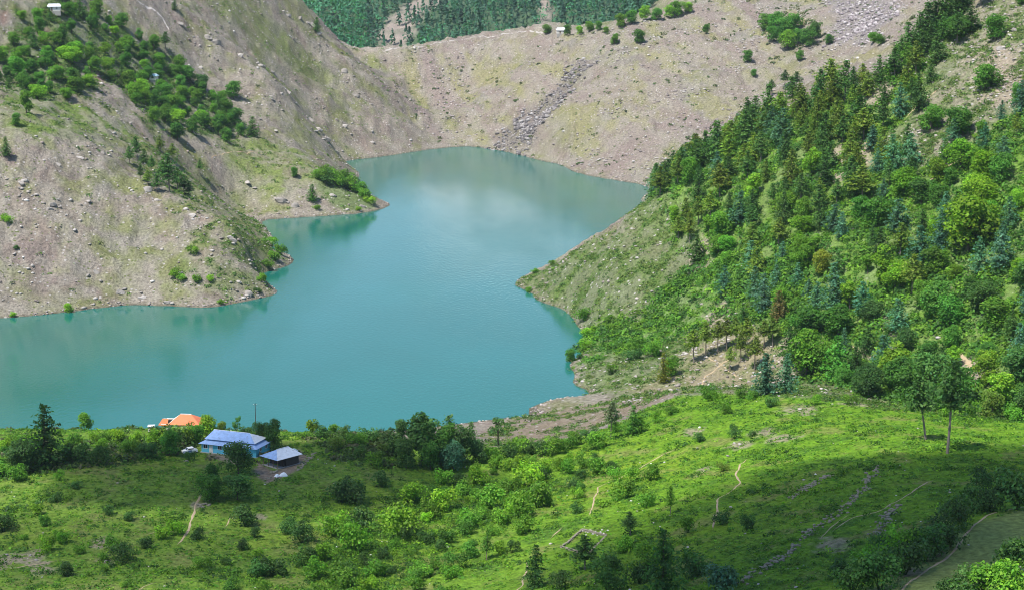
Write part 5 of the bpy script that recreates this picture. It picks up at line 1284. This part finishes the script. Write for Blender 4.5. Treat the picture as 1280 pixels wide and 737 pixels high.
for ph in sorted(set(r[0] for r in rows)):
    L = sorted((r for r in rows if r[0] == ph), key=lambda r: r[1])
    for k, (_, x, X, Y, Zg, s_, j) in enumerate(L):
        o = link(bpy.data.objects.new('boulder', RP[j])); o.location = (X, Y, Zg + .12 * s_); s_ *= .66; o.scale = (s_ * .6, s_ * g.uniform(.35, .6), s_ * g.uniform(.22, .42)); o.rotation_euler = (g.normal() * .2, g.normal() * .2, g.uniform(0, 6.28))
        tag(o, ph if len(L) == 1 else f"{ORD[k]} {ph} from the left", 'boulder', 'boulders ' + PH[ph.split(' ', 2)[2][0] if False else [q for q in PH if PH[q] in ph][0]].split(' ', 1)[1])
# crags: beds of rock breaking out of the slopes
CR = []
for k in range(6):
    gg = np.random.default_rng(700 + k); v = IC2V.copy()
    for q in range(26):
        d = unit(gg.normal(size=3) * (1, 1, .7)); t = v @ d; h0 = gg.uniform(.45, .8); v = v - np.where(t > h0, t - h0, 0)[:, None] * d * .95
    v[:, 2] += .22 * np.round(2.5 * fbm(v[:, 0] * 2, v[:, 1] * 2, .8, 2, 700 + k)) / 2.5 * (v[:, 2] > 0)
    mb = MB(); mb.add(v * (1 + .08 * fbm(v[:, 0] * 5 + v[:, 2] * 3, v[:, 1] * 5, 1, 2, k)[:, None]), IC2F); CR.append(mb.mesh('rock_outcrop', ROCKM if k % 3 else ROCKP))
crag = [(30, 226, 15, 'l'), (62, 262, 14, 'l'), (72, 206, 12, 'l'), (100, 198, 13, 'l'), (128, 192, 12, 'l'), (184, 238, 18, 'l'), (196, 250, 14, 'l'), (290, 300, 18, 'l'), (150, 366, 16, 'l'), (178, 372, 14, 'l'), (210, 378, 14, 'l'), (310, 368, 16, 'l'), (298, 352, 13, 'l'), (40, 300, 11, 'l'), (120, 340, 12, 'l'), (240, 270, 14, 'l'),
        (270, 54, 18, 'u'), (258, 47, 13, 'u'), (325, 82, 14, 'u'), (340, 90, 11, 'u'), (390, 32, 17, 'u'), (398, 42, 13, 'u'), (360, 20, 12, 'u'), (338, 122, 11, 'u'), (398, 162, 17, 'u'), (408, 174, 15, 'u'), (388, 150, 12, 'u'), (430, 158, 12, 'u'), (352, 252, 20, 'u'), (368, 258, 14, 'u'), (415, 244, 15, 'u'), (452, 258, 13, 'u'), (360, 116, 12, 'u'), (300, 70, 12, 'u'), (445, 120, 12, 'u'), (430, 90, 12, 'u'), (465, 178, 11, 'u'), (420, 190, 12, 'u'), (225, 30, 12, 'u'), (250, 85, 10, 'u'),
        (1232, 92, 18, 'r'), (1250, 62, 16, 'r'), (1215, 110, 13, 'r'), (1176, 212, 13, 'r'), (1268, 38, 14, 'r'), (910, 402, 10, 'r')]
PC = {'l': 'rock outcrop on the lower left slope', 'u': 'rock outcrop on the upper left slope', 'r': 'rock outcrop on the right crest scree'}
crows = {}
for i, (x, y, s_, k) in enumerate(crag):
    X, Y, Zg = hit(x, y); s_ = s_ / float(pix(X, Y, Zg)[2])
    o = link(bpy.data.objects.new('rock_outcrop', CR[i % 6])); o.location = (X, Y, Zg - .05 * s_); o.scale = (s_ * .62, s_ * .34, s_ * g.uniform(.28, .42)); o.rotation_euler = (.25 + g.normal() * .1, g.normal() * .12, g.uniform(-.6, .25))
    crows.setdefault(('pale ' if i % 3 == 0 else 'grey ') + PC[k], []).append((x, o, k))
for ph, L in crows.items():
    L.sort(key=lambda r: r[0])
    for q, (x, o, k) in enumerate(L): tag(o, ph if len(L) == 1 else f"{ORD[q]} {ph} from the left", 'rock', 'rock outcrops of the ' + ('right hill' if k == 'r' else 'left hill'))
# scree and talus: too many stones to count
def stones(name, dens, n, rr, cols, seed, flat=.65, label=''):
    g = np.random.default_rng(seed); p = (dens * AREA).ravel(); p = p / p.sum(); idx = g.choice(len(p), size=n, p=p)
    X = GX.ravel()[idx] * (1 + g.uniform(-.0005, .0005, n)); Y = GY.ravel()[idx] * (1 + g.uniform(-.0018, .0018, n)); r = rr[0] + (rr[1] - rr[0]) * g.uniform(size=n) ** 2.5
    v = (ICOV / (np.abs(ICOV).max(1, keepdims=True) * .5 + .5))[None] * (1 + g.normal(size=(n, len(ICOV), 1)) * .16) * (r[:, None] * g.uniform(.7, 1.2, (n, 3)))[:, None] * (1, 1, flat)
    a = g.uniform(0, 6.28, n); ca_, sa_ = np.cos(a)[:, None], np.sin(a)[:, None]
    V = np.stack([v[..., 0] * ca_ - v[..., 1] * sa_ + X[:, None], v[..., 0] * sa_ + v[..., 1] * ca_ + Y[:, None], v[..., 2] + (ground(X, Y) + r * .2)[:, None]], -1)
    F = (np.array(ICOF)[None] + (np.arange(n) * len(ICOV))[:, None, None]).reshape(-1, 3)
    T = np.array(cols)[g.integers(len(cols), size=n)] * (1 + g.normal(size=(n, 1)) * .15)
    me = np_mesh(name, V.reshape(-1, 3), F, np.repeat(np.clip(T, .02, .9), len(ICOF), 0)); me.materials.append(SCREE)
    o = link(bpy.data.objects.new(name, me)); return tag(o, label, name, kind='stuff')
SCREE, ns, l, b = mat('loose_stone'); tn = node(ns, 'ShaderNodeAttribute', attribute_name='tone'); l.new(tn.outputs['Color'], b.inputs['Base Color']); b.inputs['Roughness'].default_value = .95; b.inputs['Specular IOR Level'].default_value = .1
patch = sstep(.05, .45, fbm(GX, GY, 30, 4, 201) + .3 * n12)
stones('scree', lh * bare * (.1 + patch) * (GZ > .3) * (1 - .8 * Z['terrace']), 7500, (.2, 1.1), [(.33, .30, .27), (.26, .23, .20), (.44, .41, .38), (.25, .21, .185)], 31, .6, 'loose pale stones and ledges strewn over the bare left hill')
stones('scree', dm * (.1 + patch) * (1 - Z['talus']), 6500, (.25, 1.1), [(.32, .28, .26), (.25, .215, .20), (.40, .37, .345)], 32, .6, 'loose stones strewn over the bare slope across the lake')
stones('talus', Z['talus'] * (.1 + patch), 2100, (.2, 1.5), [(.22, .20, .19), (.17, .155, .15), (.32, .30, .29), (.12, .11, .11)], 33, .8, 'dark band of coarse grey blocks running down the far bare slope')
stones('talus', Z['talus_top'] * (.2 + patch), 1500, (.4, 1.5), [(.30, .265, .265), (.22, .19, .195), (.40, .365, .36)], 34, .8, 'pinkish boulder field high on the far bare slope')
stones('scree', rt * bare * (.15 + Z['screeband'] * .8 + Z['flank'] * 1.6 + Z['stand'] * .3) * (.2 + patch), 4200, (.15, .75), [(.33, .29, .26), (.26, .225, .20), (.42, .385, .35)], 35, .6, 'loose stones on the bare flank and scree of the right hill')
stones('scree', sstep(.0, .25, GZ) * sstep(1.6, .5, GZ) * (GY > 560) * (GY < 1330) * (GX < 120), 1800, (.15, .6), [(.30, .26, .22), (.38, .33, .30), (.30, .26, .24)], 36, .6, 'stony rim along the water line of the lake')
stones('scree', nr * (GY > 250) * (GY < 520) * (.05 + sstep(.15, .5, fbm(GX, GY, 20, 3, 231))), 500, (.10, .36), [(.40, .37, .32), (.40, .36, .33), (.60, .57, .54)], 37, .6, 'pale field stones scattered over the near meadow')

# ------------------------------------------------------------------ clouds
cloud(318, 594, 54, 30, -.05, 3, .85, label='grey-white cumulus high above the near houses, shading them')
cloud(1165, 618, 80, 48, .30, 8, 1.0, label='broad cumulus high above the tan field, shading its slope')
cloud(850, 760, 66, 32, .35, 14, 1.1, label='small cumulus high above the near slope foot')
cloud(110, 690, 70, 34, .05, 21, .24, label='thin grey veil of cloud high above the lower left meadow')
# a sunlit cumulus beyond the head of the valley: the lake mirrors it
CW, ns, l, b = mat('sunlit_cloud'); b.inputs['Base Color'].default_value = (.92, .92, .92, 1); b.inputs['Roughness'].default_value = 1; b.inputs['Specular IOR Level'].default_value = 0
bm = bmesh.new(); bmesh.ops.create_icosphere(bm, subdivisions=5, radius=1)
co = np.array([v.co[:] for v in bm.verts]); nn = fbm(co[:, 0] * 2 + co[:, 2], co[:, 1] * 2 - co[:, 2] * 1.3, .7, 4, 91)
co = co * (1 + .38 * np.abs(nn))[:, None] * (210, 90, 75); co[:, 2] = np.where(co[:, 2] < -25, -25 + (co[:, 2] + 25) * .2, co[:, 2])
for i, v in enumerate(bm.verts): v.co = co[i]
me = bpy.data.meshes.new('cloud'); bm.to_mesh(me); bm.free(); me.materials.append(CW)
cl = link(bpy.data.objects.new('cloud', me)); cl.location = (20, 4500, 500); cl['kind'] = 'thing'
tag(cl, 'bright white cumulus beyond the valley head, mirrored as a pale patch in the lake', 'cloud')
